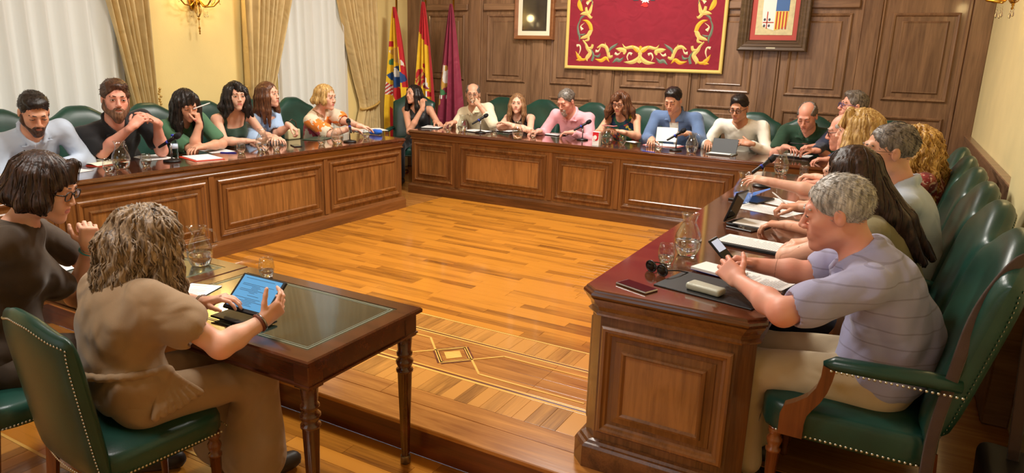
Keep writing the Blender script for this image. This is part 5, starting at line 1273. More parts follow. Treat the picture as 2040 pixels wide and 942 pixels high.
MB().prism([(sx0, sh_), (sx0+.01, sz0+.04), (sm_-.04, sz0), (sm_, sz0-.01), (sm_, sh_)], **FO).obj('shield_quarter', M_AWHITE, cf)
MB().prism([(sm_, sh_), (sm_, sz0-.01), (sm_+.04, sz0), (sx1-.01, sz0+.04), (sx1, sh_)], **FO).obj('shield_quarter', M_AYEL, cf)
FO2 = dict(FO); FO2['h1'] = .004
for k in range(4): a = sm_+(sx1-sm_)*(.08+.24*k); MB().prism([(a, sz0+.005), (a+.014, sz0+.005), (a+.014, sh_-.004), (a, sh_-.004)], **FO2).obj('stripe', M_ARED, cf)
MB().prism([(sx0+.05, sz0+.01), (sx0+.06, sz0+.01), (sx0+.06, sh_-.005), (sx0+.05, sh_-.005)], **FO2).obj('cross', M_ARED, cf); MB().prism([(sx0+.012, sz0+.07), (sm_-.01, sz0+.07), (sm_-.01, sz0+.08), (sx0+.012, sz0+.08)], **FO2).obj('cross', M_ARED, cf)
for a in (.03, .08):
    for b in (.04, .105): m = MB(); m.sphere((sx0+a, YW-.007, sz0+b), (.014, .003, .016), 10, 6); m.obj('head_charge', M_ADARK, cf)
MB().box((fx+fw_/2-.05, YW-.052, fz+.018), (fx+fw_/2+.05, YW-.044, fz+.04), c=.002).obj('nameplate', mat('nameplate', srgb(224, 216, 190), .3, .6), cf)

# ================================================================ flags
M_FRED = cloth('flag_red', srgb(196, 34, 40), .06, .7, .1); M_FYEL = cloth('flag_yellow', srgb(240, 196, 36), .06, .7, .1); M_FCRIM = cloth('flag_crimson', srgb(142, 40, 66), .06, .7, .1)
M_FBLUE = cloth('flag_blue', srgb(36, 76, 136), .06, .7, .1); M_FWHITE = cloth('flag_white', srgb(236, 230, 220), .06, .7, .1); M_FGREEN = cloth('flag_green', srgb(70, 132, 82), .06, .7, .1); M_FGOLD = cloth('flag_gold', srgb(206, 158, 70), .06, .7, .1)
FM = [M_FRED, M_FYEL, M_FCRIM, M_FBLUE, M_FWHITE, M_FGREEN, M_FGOLD]
def flag(pxt, pyt, pxb0, pxb1, pyb, yy, label, paint, seed, topw=.03):
    """cloth hanging in folds from a pole; traced top point and bottom edge at distance yy"""
    a = at(pxt, pyt, y=yy); b0 = at(pxb0, pyb, y=yy); b1 = at(pxb1, pyb, y=yy); zb = .45
    f = thing('flag', label, 'flag', (a[0], yy, 0)); rs = random.Random(seed); ph = [rs.uniform(0, 6) for _ in range(4)]
    pole = MB(); pole.tube([(a[0], yy+.03, .02), (a[0]+.0, yy+.03, a[2]+.22)], .014, 10); pole.lathe([(.014, 0), (.026, .02), (.012, .04), (.024, .07), (.001, .16)], 10, (a[0], yy+.03, a[2]+.22)); pole.obj('pole', M_BRASS, f)
    MB().lathe([(.15, 0), (.15, .03), (.05, .05), (.025, .1)], 20, (a[0], yy+.03, .0)).obj('foot', M_BRASS, f)
    z_top = a[2]; zref = b0[2]
    def fn(u, v):
        z = z_top+(zb-z_top)*v; t = (z_top-z)/(z_top-zref); t = min(t, 1.12)
        s_ = t**.8; l = a[0]-topw/2+(b0[0]-a[0]+topw/2)*s_; r_ = a[0]+topw/2+(b1[0]-a[0]-topw/2)*s_
        dep = .012+.05*min(1, t); q = u*3.1*2*math.pi
        return (l+(r_-l)*u+.012*t*math.sin(q*.9+ph[0]), yy-.02-dep*(.6+math.sin(q+ph[1]+.8*t))-.012*math.sin(2.3*q+ph[2]), z)
    m = MB(); m.grid(fn, 70, 150, mf=lambda u, v: paint(u, min(1.3, (v*(z_top-zb))/(z_top-zref)))); m.obj('cloth', FM, f, False)
    return f
def inpoly(x, y, P):
    c = False; n = len(P)
    for i in range(n):
        (x0_, y0_), (x1_, y1_) = P[i], P[i-1]
        if (y0_ > y) != (y1_ > y) and x < (x1_-x0_)*(y-y0_)/(y1_-y0_)+x0_: c = not c
    return c
def aragon(u, v):
    if inpoly(u, v, [(.1, .72), (.62, .6), (.95, .76), (.45, .86)]):
        if abs(u-.52-(v-.72)*.6) < .05 and .64 < v < .74 or (abs(v-.685) < .018 and .36 < u < .66): return 4
        return 3
    if inpoly(u, v, [(.05, .78), (.38, .86), (.3, .94), (.0, .92)]): return 0 if int((u*1.0+v*3)*16) % 2 else 4
    if (u-.25)**2/.012+(v-.58)**2/.0012 < 1: return 5
    if inpoly(u, v, [(.1, .46), (.55, .42), (.95, .62), (.6, .6)]): return 6 if int(u*22) % 3 else 4
    d = v-.55*u
    if v < .12: return 1 if u < .5 else 0
    if v < .42: return 0 if (u > .62-.1*v or (v > .36 and u < .28)) else 1
    if v > .84: return 0 if (.55 < d < .72 or d > .95) and u > .2 else 1
    return 1 if u < .8 else 0
def spain(u, v):
    if v < .30+.16*(u-.3): return 0
    if .52 < v < .84:
        if inpoly(u, v, [(.05, .6), (.45, .58), (.5, .7), (.32, .84), (.08, .8)]):
            if v < .68: return 0 if (u+v*2) % .22 < .15 else 6
            return 6 if int(u*16+v*30) % 2 else 0
        if inpoly(u, v, [(.46, .62), (.74, .65), (.78, .77), (.46, .76)]): return 2 if abs((u-.6)-(v-.7)*2) < .05 or abs((u-.6)+(v-.7)*2) < .05 else 4
        if (u-.6)**2/.02+(v-.56)**2/.0012 < 1: return 0 if int(u*20) % 2 else 6
        if (u-.75)**2/.008+(v-.82)**2/.0009 < 1: return 0 if u > .75 else 4
    if u > .88-.05*v: return 0
    return 1
def teruel(u, v):
    if (u-.2)**2/.02+(v-.55)**2/.0009 < 1: return 6 if int(u*25) % 2 else 4
    if inpoly(u, v, [(.12, .57), (.42, .56), (.4, .68), (.24, .74), (.14, .68)]): return 4 if (u-.3)**2/.004+(v-.62)**2/.004 < 1 else 6
    if inpoly(u, v, [(.06, .68), (.2, .68), (.32, .78), (.22, .79), (.08, .74)]): return 5
    if .79 < v < .82 and u < .34: return 4 if int(u*30) % 2 else 2
    if (u-.16)**2/.006+(v-.85)**2/.0009 < 1: return 6
    return 2
flag(787, 14, 772, 822, 200, 7.8, 'yellow and red striped flag with a quartered shield, leftmost of three', aragon, 1)
flag(845, 4, 830, 872, 225, 8.0, 'red and yellow flag with a coat of arms, middle of three', spain, 2)
flag(901, 8, 872, 926, 235, 8.08, 'crimson flag with a small emblem, rightmost of three', teruel, 3)
# ================================================================ things on the desks
M_GLASS = thin_glass('clear_glass'); M_WATER = mat('water', (1, 1, 1, 1), .0, Transmission_Weight=1., IOR=1.33)
M_PAPER = mat('paper', srgb(238, 238, 236), .8, var=.02); M_PAPERC = mat('paper_cream', srgb(240, 232, 206), .8); M_INK = mat('print_grey', srgb(176, 176, 180), .9)
M_BLKPL = mat('black_plastic', srgb(18, 18, 20), .4); M_SCREENOFF = mat('dark_screen', srgb(12, 12, 14), .08); M_METAL = mat('steel', srgb(170, 170, 172), .25, 1.); M_MESH = mat('mic_grille', srgb(36, 36, 40), .5, .6, bump=.8, bscale=600)
M_FOLDER = mat('folder_black', srgb(26, 28, 30), .5, bump=.1, bscale=200); M_REDF = mat('folder_red', srgb(222, 66, 40), .5); M_PINKF = mat('folder_pink', srgb(226, 140, 136), .6); M_BLUEP = mat('blue_plastic', srgb(40, 60, 180), .35); M_BLUEC = cloth('blue_foam', srgb(30, 92, 190), .1)
M_GREYST = mat('grey_stand', srgb(120, 124, 118), .5); M_SILVER = mat('silver_case', srgb(182, 184, 168), .4, .1, bump=.15, bscale=120)
def lathe_thing(prof_out, th, seg=28):
    return [(r, z) for r, z in prof_out]+[(max(r-th, .0005), z+(th if i == 0 else 0)) for i, (r, z) in reversed(list(enumerate(prof_out)))]
PIT = [(.001, 0), (.04, 0), (.046, .006), (.058, .04), (.062, .07), (.057, .1), (.043, .13), (.033, .15), (.031, .165), (.036, .185), (.041, .198)]
def make_pitcher():
    p = thing('water_jug', 'x', 'jug'); W = dict(world=False)
    prof = lathe_thing(PIT, .003); b = MB().lathe(prof, 30)
    v = []                                            # pinch a pouring lip
    for (x, y, z) in b.v:
        if z > .17 and x > 0: x += (z-.17)*.55*max(0, x/.04)**3
        v.append((x, y, z))
    b.v = v; b.obj('jug_body', M_GLASS, p, **W)
    MB().tube(catmull([(-.038, 0, .185), (-.07, 0, .182), (-.085, 0, .15), (-.08, 0, .11), (-.059, 0, .09)], 4), .0055, 8).obj('handle', M_GLASS, p, **W)
    MB().lathe([(.0005, .004), (.038, .0042), (.0425, .008), (.0545, .04), (.0583, .068), (.0005, .0682)], 30).obj('water', M_WATER, p, **W)
    return p
TUM = [(.001, 0), (.022, 0), (.026, .004), (.035, .03), (.037, .052), (.034, .075), (.031, .092)]
def make_tumbler(r=1.):
    p = thing('drinking_glass', 'x', 'glass'); W = dict(world=False)
    MB().lathe(lathe_thing([(a*r, z*r) for a, z in TUM], .0018), 24).obj('glass_bowl', M_GLASS, p, **W)
    MB().lathe([(.0005, .004), (.022*r, .0042), (.0325*r, .03*r), (.0335*r, .036*r), (.0005, .0362*r)], 24).obj('water', M_WATER, p, **W)
    return p
def make_mic():
    p = thing('table_microphone', 'x', 'microphone'); W = dict(world=False)
    MB().lathe([(.001, 0), (.062, 0), (.065, .006), (.062, .014), (.03, .02), (.014, .026), (.001, .028)], 24).obj('base', M_BLKPL, p, **W)
    MB().tube([(0, 0, .02), (0, 0, .15)], .0065, 10).obj('stem', M_METAL, p, **W)
    d = nrm((.86, 0, .5)); c = np.array((0, 0, .165))
    MB().tube([c-d*.02+np.array((0, 0, -.022)), c+np.array((0, 0, -.012))], .011, 8).obj('clip', M_BLKPL, p, **W)
    ax_ = lambda t: c+d*t
    MB().tube([ax_(-.12), ax_(-.11), ax_(.02), ax_(.055)], [.008, .0105, .0145, .0175], 12).obj('mic_handle', M_BLKPL, p, **W)
    MB().tube([ax_(.052), ax_(.06), ax_(.085), ax_(.102), ax_(.108)], [.019, .0235, .0235, .016, .004], 14).obj('mic_grille', M_MESH, p, **W)
    MB().tube([ax_(-.035), ax_(-.02)], .0148, 12).obj('blue_band', M_BLUEP, p, **W)
    return p
PROTO = {}
def put(kind, pos, label, group, rz=0.):
    mk = {'jug': make_pitcher, 'glass': make_tumbler, 'mic': make_mic}[kind]
    if kind not in PROTO:
        o = PROTO[kind] = mk(); o.location = pos; o.rotation_euler = (0, 0, R(rz)); o['label'] = label; o['group'] = group
    else: o = dup(PROTO[kind], pos, R(rz), label, group)
    return o
T_ = TOPZ
def dk(px, py, z=None): p = at(px, py, z=T_ if z is None else z); return (p[0], p[1], T_ if z is None else z)
GJ, GG, GM = 'water jugs on the desks', 'drinking glasses on the desks', 'table microphones'
for px, py, rz, lb in ((243, 336, 180, 'glass water jug in front of the big man in black polo'), (524, 301, 120, 'glass water jug in front of the woman in dark green dress'), (672, 286, 90, 'glass water jug beside the microphone of the speaking blonde woman'),
                       (921, 262, 120, 'glass water jug in front of the man in cream shirt'), (1031, 277, 150, 'glass water jug in front of the woman with crossed arms'), (1208, 287, 0, 'glass water jug beside the red and white carton'), (1377, 304, 170, 'glass water jug right of the microphone of the blazer man'),
                       (1514, 303, 60, 'glass water jug between the white shirt and the green polo'), (1555, 347, 180, 'glass water jug at the far end of the right desk'), (1478, 404, 120, 'glass water jug under the reaching ringed hand'), (1368, 508, -60, 'glass water jug on the near right desk by the sunglasses')):
    put('jug', dk(px, py), lb, GJ, rz)
p = at(400, 528, z=.574); j2 = put('jug', (p[0], p[1], .574), 'glass water jug on the left leather table behind the curly hair', GJ, 208)
for px, py, lb in ((217, 342, 'empty glass left of the jug before the man in black polo'), (292, 331, 'glass right of the jug before the man in black polo'), (481, 306, 'glass before the woman in green top'), (551, 300, 'glass right of the jug before the dark green dress'), (641, 289, 'glass left of the jug of the speaking blonde woman'), (730, 276, 'glass by the blue foam cover'),
                   (893, 263, 'glass before the man in cream shirt'), (983, 271, 'glass left of the woman with crossed arms'), (1062, 274, 'glass in the hand of the man in pink shirt'), (1240, 288, 'glass before the woman in tropical top'), (1312, 301, 'glass on the papers of the blazer man'), (1497, 300, 'glass before the man in white shirt'), (1600, 352, 'glass at the hand of the golden-haired woman'), (1326, 526, 'wine-style glass beside the sunglasses on the right desk')):
    put('glass', dk(px, py), lb, GG)
p = at(532, 552, z=.574); g_ = put('glass', (p[0], p[1], .574), 'empty stemless glass behind the tablet on the leather table', GG); 
p = at(944, 203, y=7.2); g_ = put('glass', tuple(p), 'glass raised to the lips of the man in cream shirt', GG); g_.rotation_euler = (R(28), R(-12), 0)
for px, py, rz, lb in ((343, 322, 20, 'microphone in front of the woman in green top'), (697, 283, 140, 'microphone of the speaking blonde woman'), (957, 265, 50, 'microphone between the cream shirt and the crossed arms'), (1160, 279, 40, 'microphone left of the red and white carton'), (1346, 300, 40, 'microphone in front of the man in blue blazer'), (1517, 372, 50, 'microphone at the far end of the right desk')):
    put('mic', dk(px, py), lb, GM, rz)
def slab(name, label, cat, c, size, rz, m_, ch=.001, group=None, mats=None):
    """small flat thing with chamfered edges"""
    o = MB().box((-size[0]/2, -size[1]/2, 0), (size[0]/2, size[1]/2, size[2]), c=ch).obj(name, m_); o.location = c; o.rotation_euler = (0, 0, R(rz)); return tag(o, label, cat, group)
def sheet(c, rz, label, size=(.21, .297), m_=None, lines=True, n=1, group='sheets of paper'):
    o = thing('paper_sheet', label, 'paper', c, R(rz), group); m = MB(); rs = random.Random(label)
    for k in range(n):
        a = R(rs.uniform(-4, 4)*(k > 0)); h = .0012*k
        def f(u, v): x, y = (u-.5)*size[0], (v-.5)*size[1]; return (x*math.cos(a)-y*math.sin(a), x*math.sin(a)+y*math.cos(a), .0012+h+.004*max(0, abs(u-.5)*2-.6)**2+.002*max(0, v-.7))
        m.grid(f, 7, 7); m.box((-size[0]/2+.002, -size[1]/2+.002, 0), (size[0]/2-.002, size[1]/2-.002, .001+h)) if k == n-1 else None
    m.obj('sheet', m_ or M_PAPER, o, False, world=False)
    if lines:
        L = MB(); y = size[1]*.42
        while y > -size[1]*.42:
            if rs.random() < .85: w_ = size[0]*rs.uniform(.45, .8); L.box((-size[0]*.4, y-.001, .0025+.0012*n), (-size[0]*.4+w_, y+.001, .0029+.0012*n))
            y -= .0095
        L.obj('print', M_INK, o, world=False, kind='stuff')
    return o
# left desk
nb = thing('notebook', 'open cream notebook before the man in light blue shirt', 'notebook', dk(188, 326), R(15)); 
for e in (-1, 1): MB().grid(lambda u, v, e=e: (e*u*.15, (v-.5)*.21, .014*math.sin(math.pi*min(1, u*1.15+.05))+.004), 9, 3).obj('page', M_PAPERC, nb, False, world=False)
MB().box((-.152, -.108, 0), (.152, .108, .004), c=.001).obj('cover', M_REDF, nb, world=False)
sheet(dk(150, 342), 10, 'white sheet at the near end of the left desk', (.12, .2), lines=False)
sheet(dk(20, 350), 70, 'sheet under the hands of the man in light blue shirt'); sheet(dk(305, 314), 80, 'papers spread before the man in black polo', n=2); sheet(dk(430, 300), 78, 'white sheet before the woman in green top')
rf = thing('red_folder', 'red folder with white sheets on the left desk', 'folder', dk(402, 315), R(75)); MB().box((-.12, -.16, 0), (.12, .16, .004), c=.0015).obj('cover', M_REDF, rf, world=False); MB().box((-.1, -.14, .004), (.11, .14, .01), c=.001).obj('sheets', M_PAPER, rf, world=False)
bt = thing('water_bottle', 'small plastic water bottle with blue cap behind the left microphone', 'bottle', dk(348, 313))
MB().lathe([(.001, 0), (.026, 0), (.03, .005), (.031, .03), (.029, .05), (.031, .07), (.031, .11), (.022, .14), (.0125, .158), (.0125, .17)], 20).obj('bottle_body', mat('pet_plastic', (.85, .93, 1, 1), .05, Transmission_Weight=1., IOR=1.2), bt, world=False)
MB().lathe([(.0145, .168), (.0145, .185), (.001, .186)], 16).obj('cap', M_BLUEP, bt, world=False); MB().lathe([(.0315, .072), (.0315, .108)], 20).obj('label_band', mat('bottle_label', srgb(190, 205, 226), .5), bt, world=False)
def pen(c, rz, label, m_=M_BLUEP, tilt=0.): o = MB().tube([(-.07, 0, .0045), (-.06, 0, .0045), (.055, 0, .0045), (.068, 0, .0045), (.073, 0, .0045)], [.003, .0045, .0045, .003, .0008], 8).obj('pen', m_); o.location = c; o.rotation_euler = (0, R(tilt), R(rz)); return tag(o, label, 'pen', 'pens')
pen(dk(455, 305), 30, 'blue pen beside the sheet of the woman in green'); pen(dk(1292, 303), 170, 'blue pen on the desk before the man in blazer'); pen(at(402, 212, x=-5.08), 60, 'white pen in the fist of the woman in green top', M_PAPER, -20); pen(at(60, 318, x=-5.05), 30, 'dark pen in the hand of the man in light blue shirt', M_BLKPL, 60)
pen(at(1555, 398, z=.87), 150, 'pale pen held by the man in rimless spectacles', M_PAPER, -25)
def phone(c, rz, label, case=M_BLKPL, size=(.075, .155, .009)):
    o = thing('mobile_phone', label, 'phone', c, R(rz), 'mobile phones'); MB().box((-size[0]/2, -size[1]/2, 0), (size[0]/2, size[1]/2, size[2]), c=.003).obj('phone_body', case, o, world=False)
    MB().box((-size[0]/2+.004, -size[1]/2+.006, size[2]), (size[0]/2-.004, size[1]/2-.006, size[2]+.0006)).obj('screen', M_SCREENOFF, o, world=False); return o
phone(dk(590, 291), 60, 'dark phone on the left desk beside the handbag'); phone(dk(1268, 573), 68, 'dark phone near the edge of the right desk', M_METAL); phone(dk(1478, 456), 70, 'dark phone beside the folding tablet on the right desk')
def folder(c, rz, label, size=(.24, .32), sheets=True, m_=M_FOLDER, th=.008):
    o = thing('document_folder', label, 'folder', c, R(rz), 'document folders'); MB().box((-size[0]/2, -size[1]/2, 0), (size[0]/2, size[1]/2, th), c=.002).obj('cover', m_, o, world=False)
    if sheets:
        MB().box((-size[0]/2+.015, -size[1]/2+.015, th), (size[0]/2-.012, size[1]/2-.015, th+.004), c=.001).obj('sheets', M_PAPER, o, world=False)
        L = MB(); y = size[1]*.4
        while y > -size[1]*.4: L.box((-size[0]*.38, y-.001, th+.004), (size[0]*random.uniform(.1, .36), y+.001, th+.0045)); y -= .011
        L.obj('print', M_INK, o, world=False, kind='stuff')
    return o
folder(dk(633, 277), 20, 'flat green-black folder before the speaking blonde woman', m_=mat('folder_green', srgb(44, 70, 58), .4), sheets=False, size=(.2, .3)); folder(dk(725, 262), 65, 'folder with sheets under the hands of the blonde woman')
sheet(dk(748, 258), 60, 'raised white sheet by the blue foam cover', lines=False)
bc = Field(); bq = np.array(dk(748, 268)); bc.el(bq+(0, 0, .028), (.07, .034, .03), None, .02); bc.el(bq+(.045, .02, .03), (.03, .03, .028), None, .02); bc.el(bq+(-.05, -.01, .022), (.03, .03, .022), None, .02); bc.warp = wrinkles(.003, 4, 90)
root_b = thing('foam_pouch', 'bright blue soft pouch at the end of the left desk', 'pouch', tuple(bq)); V, F_ = bc.build(.006); np_obj('cloth_body', V, F_, M_BLUEC, root_b)
# handbag of the woman in sky blue
hbp = np.array(dk(583, 277)); hb = thing('handbag', 'beige handbag with a dark trim before the woman in sky blue blouse', 'bag', tuple(hbp)); HF = Field(); HF.bx(hbp+(0, 0, .05), (.02, .07, .04), None, .012, .01); V, F_ = HF.build(.007); np_obj('bag_body', V, F_, mat('bag_beige', srgb(196, 184, 140), .6, bump=.2), hb)
MB().tube([hbp+(.0, -.06, .1), hbp+(0, -.05, .17), hbp+(0, 0, .2), hbp+(0, .05, .17), hbp+(0, .06, .1)], .006, 8).obj('bag_handle', mat('bag_trim', srgb(70, 52, 36), .5), hb)
# back desk
for px, py, rz, lb in ((862, 254, 20, 'black folder with sheets before the black-haired woman'), (950, 262, 80, 'black folder behind the microphone of the cream shirt'), (1003, 261, 85, 'black folder with sheets before the woman with crossed arms'), (1100, 268, 80, 'black folder with sheets under the hand of the man in pink')): folder(dk(px, py), rz, lb)
bx_ = thing('drink_carton', 'red and white printed carton standing at the front of the back desk', 'carton', (dk(1184, 291)[0], 6.8, T_), R(-8))
MB().box((-.04, -.022, 0), (.04, .022, .145), c=.002).obj('carton_body', M_PAPER, bx_, world=False)
FC = dict(O=(0, -.0225, 0), U=(1, 0, 0), V=(0, 0, 1), Nn=(0, -1, 0), h0=0, h1=.0008)
M_CRED = mat('carton_red', srgb(206, 30, 44), .5)
MB().prism([(-.036, .1), (.036, .1), (.036, .142), (-.036, .142)], **FC).obj('printed_band', M_CRED, bx_, world=False)
for rr, cc, mm, h in ((.033, (.002, .085), M_CRED, .0012), (.022, (-.006, .088), M_PAPER, .0018), (.014, (-.016, .066), M_PAPER, .0024), (.005, (-.016, .066), M_CRED, .003)):
    fc = dict(FC); fc['h1'] = h; MB().prism([(cc[0]+rr*math.cos(a), cc[1]+rr*math.sin(a)) for a in np.linspace(0, 2*math.pi, 24, endpoint=False)], **fc).obj('printed_disc', mm, bx_, world=False)
phone(at(1214, 251, y=7.05), 80, 'phone held by the woman in tropical top', M_PINKF); PHH = phone(at(1593, 287, y=7.05), 80, 'phone in the hands of the man in dark green polo')
sheet(dk(1263, 283), 60, 'leaflet before the woman in tropical top', (.12, .18), lines=False)
pk = thing('pink_folder', 'pink folder with loose sheets before the man in blazer', 'folder', dk(1322, 290), R(85)); MB().box((-.12, -.19, 0), (.12, .19, .004), c=.001).obj('cover', M_PINKF, pk, world=False); MB().box((-.1, -.16, .004), (.11, .17, .01), c=.001).obj('sheets', M_PAPER, pk, world=False)
q = at(1328, 268, y=7.12); hp = thing('paper_sheet', 'upright white sheet read by the man in blue blazer', 'paper', tuple(q), R(10), 'sheets of paper')
MB().grid(lambda u, v: ((u-.5)*.21, .02*math.sin(u*3)+(v-.5)*.06, (v-.5)*.14), 9, 5).obj('sheet', M_PAPER, hp, False, world=False)
ts = thing('tablet_stand', 'black tablet leaning in a grey folding case before the man in white shirt', 'tablet', (at(1440, 300, y=7.05)[0], 7.03, T_), R(-4))
MB().box((-.13, -.11, 0), (.13, .09, .012), c=.003).obj('case_base', M_GREYST, ts, world=False)
MB().obox((0, .07, .075), (.125, 0, 0), (0, .03, .07), (0, .004, -.0017), ch=.002).obj('tablet_back', M_BLKPL, ts, world=False); MB().box((-.1, -.12, .012), (.11, -.06, .02), c=.002).obj('keyboard_edge', M_PAPER, ts, world=False)
folder(dk(1580, 312), 85, 'black folder with papers before the man in dark green polo', (.24, .36), th=.014)
# right desk
folder(dk(1425, 577), 78, 'black folder under the grey spectacles case', (.26, .4), sheets=False, th=.006)
gc = thing('spectacles_case', 'pale grey-green soft spectacles case on the black folder', 'case', (dk(1405, 584)[0], dk(1405, 584)[1], T_+.006), R(-16)); GF = Field(); gp = np.array(gc.location); ang = R(-16); GF.bx(gp+(0, 0, .014), (.062, .022, .004), [[math.cos(ang), math.sin(ang), 0], [-math.sin(ang), math.cos(ang), 0], [0, 0, 1]], .0095, .01); GF.warp = wrinkles(.0012, 8, 80); V, F_ = GF.build(.004); np_obj('case_body', V, F_, M_SILVER, gc)
nbk = thing('note_block', 'white note block with a yellow corner under the near man\'s hands', 'notebook', (dk(1432, 545)[0], dk(1432, 545)[1], T_+.008), R(72)); MB().box((-.06, -.1, 0), (.06, .1, .012), c=.001).obj('pages', M_PAPER, nbk, world=False); MB().box((-.061, -.101, -.001), (.061, .101, 0.0), c=.0003).obj('cover', M_BLUEP, nbk, world=False)
sheet(dk(1515, 558), 75, 'white sheet beside the near man\'s forearm', (.16, .24))
sg = thing('sunglasses', 'black sunglasses lying on the near end of the right desk', 'glasses', dk(1308, 545), R(-30)); M_DARKL = mat('dark_lens', srgb(10, 10, 12), .05)
for e in (-1, 1):
    m = MB(); m.sphere((e*.034, 0, .024), (.029, .007, .022), 16, 10); m.obj('dark_lens', M_DARKL, sg, world=False)
    MB().tube([(e*.034+.03*math.cos(a), -.002, .024+.023*math.sin(a)) for a in np.linspace(0, 2*math.pi, 18, endpoint=False)], .003, 6, closed=True).obj('rim', M_FRAME, sg, world=False)
    MB().tube([(e*.065, 0, .032), (e*.066, .06, .024), (e*.062, .12, .005)], .0028, 6).obj('temple', M_FRAME, sg, world=False)
MB().tube([(-.008, 0, .03), (0, -.002, .034), (.008, 0, .03)], .003, 6).obj('bridge', M_FRAME, sg, world=False)
folder(dk(1500, 490), 80, 'black folder with printed sheets before the brown-haired woman', (.2, .34), th=.014)
ft = thing('folding_tablet', 'tablet propped up in its black folding case on the right desk', 'tablet', dk(1492, 446), R(-12)); MB().box((-.09, -.1, 0), (.12, .1, .008), c=.002).obj('case_base', M_BLKPL, ft, world=False); MB().box((-.06, -.085, .008), (.115, .085, .012), c=.001).obj('pages', M_PAPER, ft, world=False)
MB().obox((-.085, 0, .09), (.03, 0, .085), (0, .075, 0), (.0045, 0, -.0016), ch=.001).obj('tablet_body', M_BLKPL, ft, world=False); MB().obox((-.079, 0, .09), (.027, 0, .077), (0, .068, 0), (.0005, 0, -.0002)).obj('screen', M_SCREENOFF, ft, world=False)
sheet(dk(1530, 418), 70, 'large loose sheet before the man in rimless spectacles', (.24, .36)); sheet(dk(1560, 405), 62, 'second loose sheet at the pen of the man in rimless spectacles', lines=True)
M_BSCR = mat('tablet_screen_blue', srgb(60, 110, 200), .1, Emission_Color=srgb(120, 160, 230), Emission_Strength=.5)
bt2 = thing('lying_tablet', 'tablet with a glowing blue screen in a black case, mid right desk', 'tablet', dk(1497, 398), R(-15)); MB().box((-.1, -.13, 0), (.1, .13, .012), c=.002).obj('case', M_BLKPL, bt2, world=False); MB().obox((.02, .0, .045), (.05, 0, .028), (0, .11, 0), (.002, 0, -.0035), ch=.0005).obj('screen', M_BSCR, bt2, world=False)
folder(dk(1600, 372), 80, 'black folder at the hand of the golden-haired woman', (.18, .26)); 
# near man's phone, watches, ring, bracelets
np_ = at(1436, 497, z=.90); mp_ = thing('mobile_phone', 'small phone with a pale screen held by the near man', 'phone', tuple(np_), R(-100), 'mobile phones'); M_PSCR = mat('phone_screen_pale', srgb(200, 214, 236), .2, Emission_Color=srgb(190, 208, 240), Emission_Strength=.4)
la = nrm((-.55, .12, .5)); ln_ = np.array((.45, -.5, .74)); ln_ = nrm(ln_-la*(ln_@la)); lw = np.cross(la, ln_); pc = np.array(np_)
MB().obox(pc, la*.055, lw*.024, ln_*.006, ch=.003).obj('phone_body', M_BLKPL, mp_); MB().obox(pc+ln_*.006+la*.018, la*.026, lw*.019, ln_*.0008).obj('screen', M_PSCR, mp_)
# tablet of the curly-haired woman
tc_ = [at(487, 540, z=.73), at(563, 556, z=.73), at(527, 625, z=.60), at(452, 602, z=.60)]
tc_ = [np.array(p) for p in tc_]
cen = at(508, 588, z=.665); tl = thing('tablet', 'tablet with a lit blue document page in the hands of the curly-haired woman', 'tablet', tuple(cen))
ux = nrm(np.array((.95, .05, -.02))); vy = nrm(np.array((-.05, .72, .66))); vy = nrm(vy-ux*(vy@ux)); nn = np.cross(ux, vy)
MB().obox(cen, ux*.115, vy*.083, nn*.006, ch=.003).obj('tablet_body', M_BLKPL, tl)
M_TSCR = mat('tablet_screen', srgb(84, 146, 196), .15, Emission_Color=srgb(96, 172, 228), Emission_Strength=.3); M_TINK = mat('screen_text', srgb(44, 70, 100), .4)
MB().obox(cen+nn*.0063+vy*.004, ux*.101, vy*.071, nn*.0006).obj('screen', M_TSCR, tl)
L = MB(); yv = .06; rs = random.Random(5)
while yv > -.06:
    if rs.random() < .72:
        a, b = (-.03, rs.uniform(.0, .03)) if rs.random() < .3 else (-.085, rs.uniform(.0, .085))
        L.obox(cen+nn*.0071+vy*(yv+.004)+ux*(a+b)/2, ux*(b-a)/2, vy*.0008, nn*.0001)
    yv -= .0062
L.obj('screen_text', M_TINK, tl, kind='stuff')
MB().obox(cen-vy*.1-nn*.016+ux*.0, ux*.125, np.array((0, .05, 0)), np.array((0, 0, .004)), ch=.002).obj('case_flap', M_BLKPL, tl)
def tz(px, py): p = at(px, py, z=.574); return (p[0], p[1], .574)
sheet(tz(385, 582), 20, 'white sheet beside the curly-haired woman\'s arm', (.15, .21)); sheet(tz(215, 505), 15, 'white papers on the left table behind the raised fist', n=2); sheet(tz(150, 520), 10, 'papers at the elbow of the woman in brown')
def band(I, side, t, m_, nm, rad=.032, w_=.008, face=None):
    a = I['arms'][side]; E, Wr = a['E'], a['W']; c = E+(Wr-E)*t; d = nrm(Wr-E); x = nrm(np.cross(d, (.2, .3, .93))); y = np.cross(d, x)
    o = MB().tube([c+rad*(math.cos(q)*x+math.sin(q)*y) for q in np.linspace(0, 2*math.pi, 20, endpoint=False)], w_*.5, 8, closed=True).obj(nm, m_, I['root'])
    if face is not None:
        f = nrm(np.array(face)-d*(np.array(face)@d)); g = np.cross(f, d)
        MB().tube([c+f*rad*.92, c+f*(rad+.008)], .019, 16).obj('watch_case', M_BLKPL, I['root'])
band(w1, 'R', .93, mat('bracelet_turquoise', srgb(70, 160, 180), .4), 'bracelet'); band(w1, 'R', .97, M_METAL, 'bracelet', .03, .005)
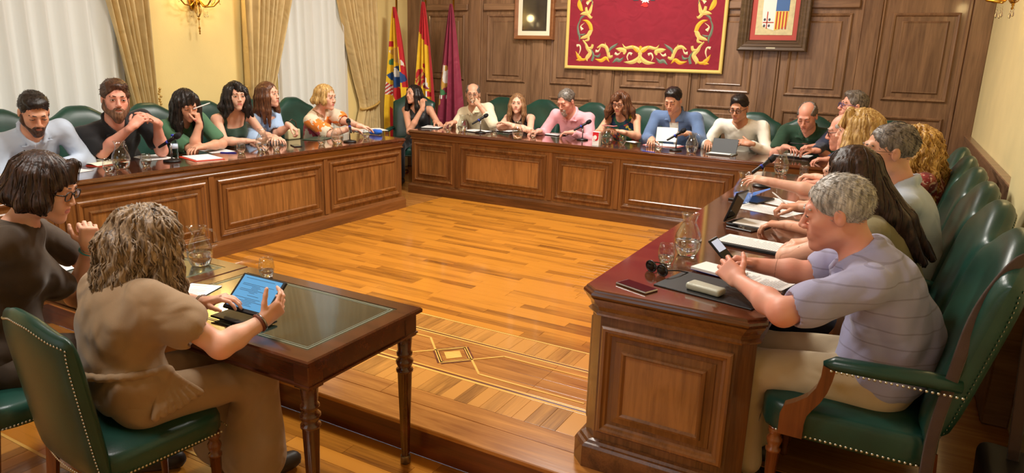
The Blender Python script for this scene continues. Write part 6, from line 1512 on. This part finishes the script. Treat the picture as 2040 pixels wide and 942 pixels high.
band(w2, 'R', .93, mat('bracelet_leather', srgb(110, 54, 30), .6), 'bracelet', .031, .01); band(w2, 'R', .99, M_METAL, 'bracelet', .03, .008); band(w2, 'L', .95, M_METAL, 'bracelet', .031, .008)
# shoulder bag hanging on the near chair
sb = thing('shoulder_bag', 'dark bag hung by a brown strap over the nearest armchair', 'bag', (.44, 2.4, .3)); M_STRAP = cloth('strap_brown', srgb(66, 45, 34), .15, .7, .5)
sp = catmull([(.235, 2.372, .33), (.235, 2.375, .5), (.255, 2.39, .68), (.285, 2.42, .88), (.33, 2.45, 1.0), (.385, 2.49, 1.075), (.435, 2.56, 1.03), (.46, 2.6, .75), (.49, 2.6, .35)], 5)
m = MB(); m.tube(sp, .018, 8, flat=.13, upv=(0, 1, .001)); m.obj('strap', M_STRAP, sb)
BF = Field(); BF.bx((.49, 2.56, .22), (.06, .13, .12), None, .03, .02); BF.warp = wrinkles(.006, 3, 25); V, F_ = BF.build(.012); np_obj('bag_body', V, F_, mat('bag_dark', srgb(30, 24, 24), .6), sb)
MB().tube([(.26, 2.372, .36), (.26, 2.372, .33), (.28, 2.372, .32), (.29, 2.372, .35)], .004, 6).obj('buckle', M_NAIL, sb)

# waist band and pleated hip drape of the taupe dress
KF = Field(); Q2 = w2['Q']; r_2, f_2, u_2 = w2['r'], w2['fs'], w2['u']
for t in np.linspace(-1.7, 1.7, 16):
    a_, b_ = t, t+.22; KF.rc(Q2(.24)+r_2*.178*math.sin(a_)-f_2*.14*math.cos(a_), Q2(.24)+r_2*.178*math.sin(b_)-f_2*.14*math.cos(b_), .012, .012, .012)
kc = Q2(.22)+r_2*.172+f_2*.06; KF.el(kc, (.02, .035, .026), w2['T'], .015)
for k in range(7):
    e_ = kc-u_2*(.15-.008*k)+f_2*(-.05+.028*k)+r_2*.022; KF.rc(kc+f_2*(-.02+.006*k), e_, .009, .0135, .006)
KF.warp = wrinkles(.002, 77, 60)
V, F_ = KF.build(.0065); np_obj('sash', V, F_, C_TAUPE, w2['root'])
if False: print('TRIS', sum(sum(len(p.vertices)-2 for p in m.polygons) for m in bpy.data.meshes))
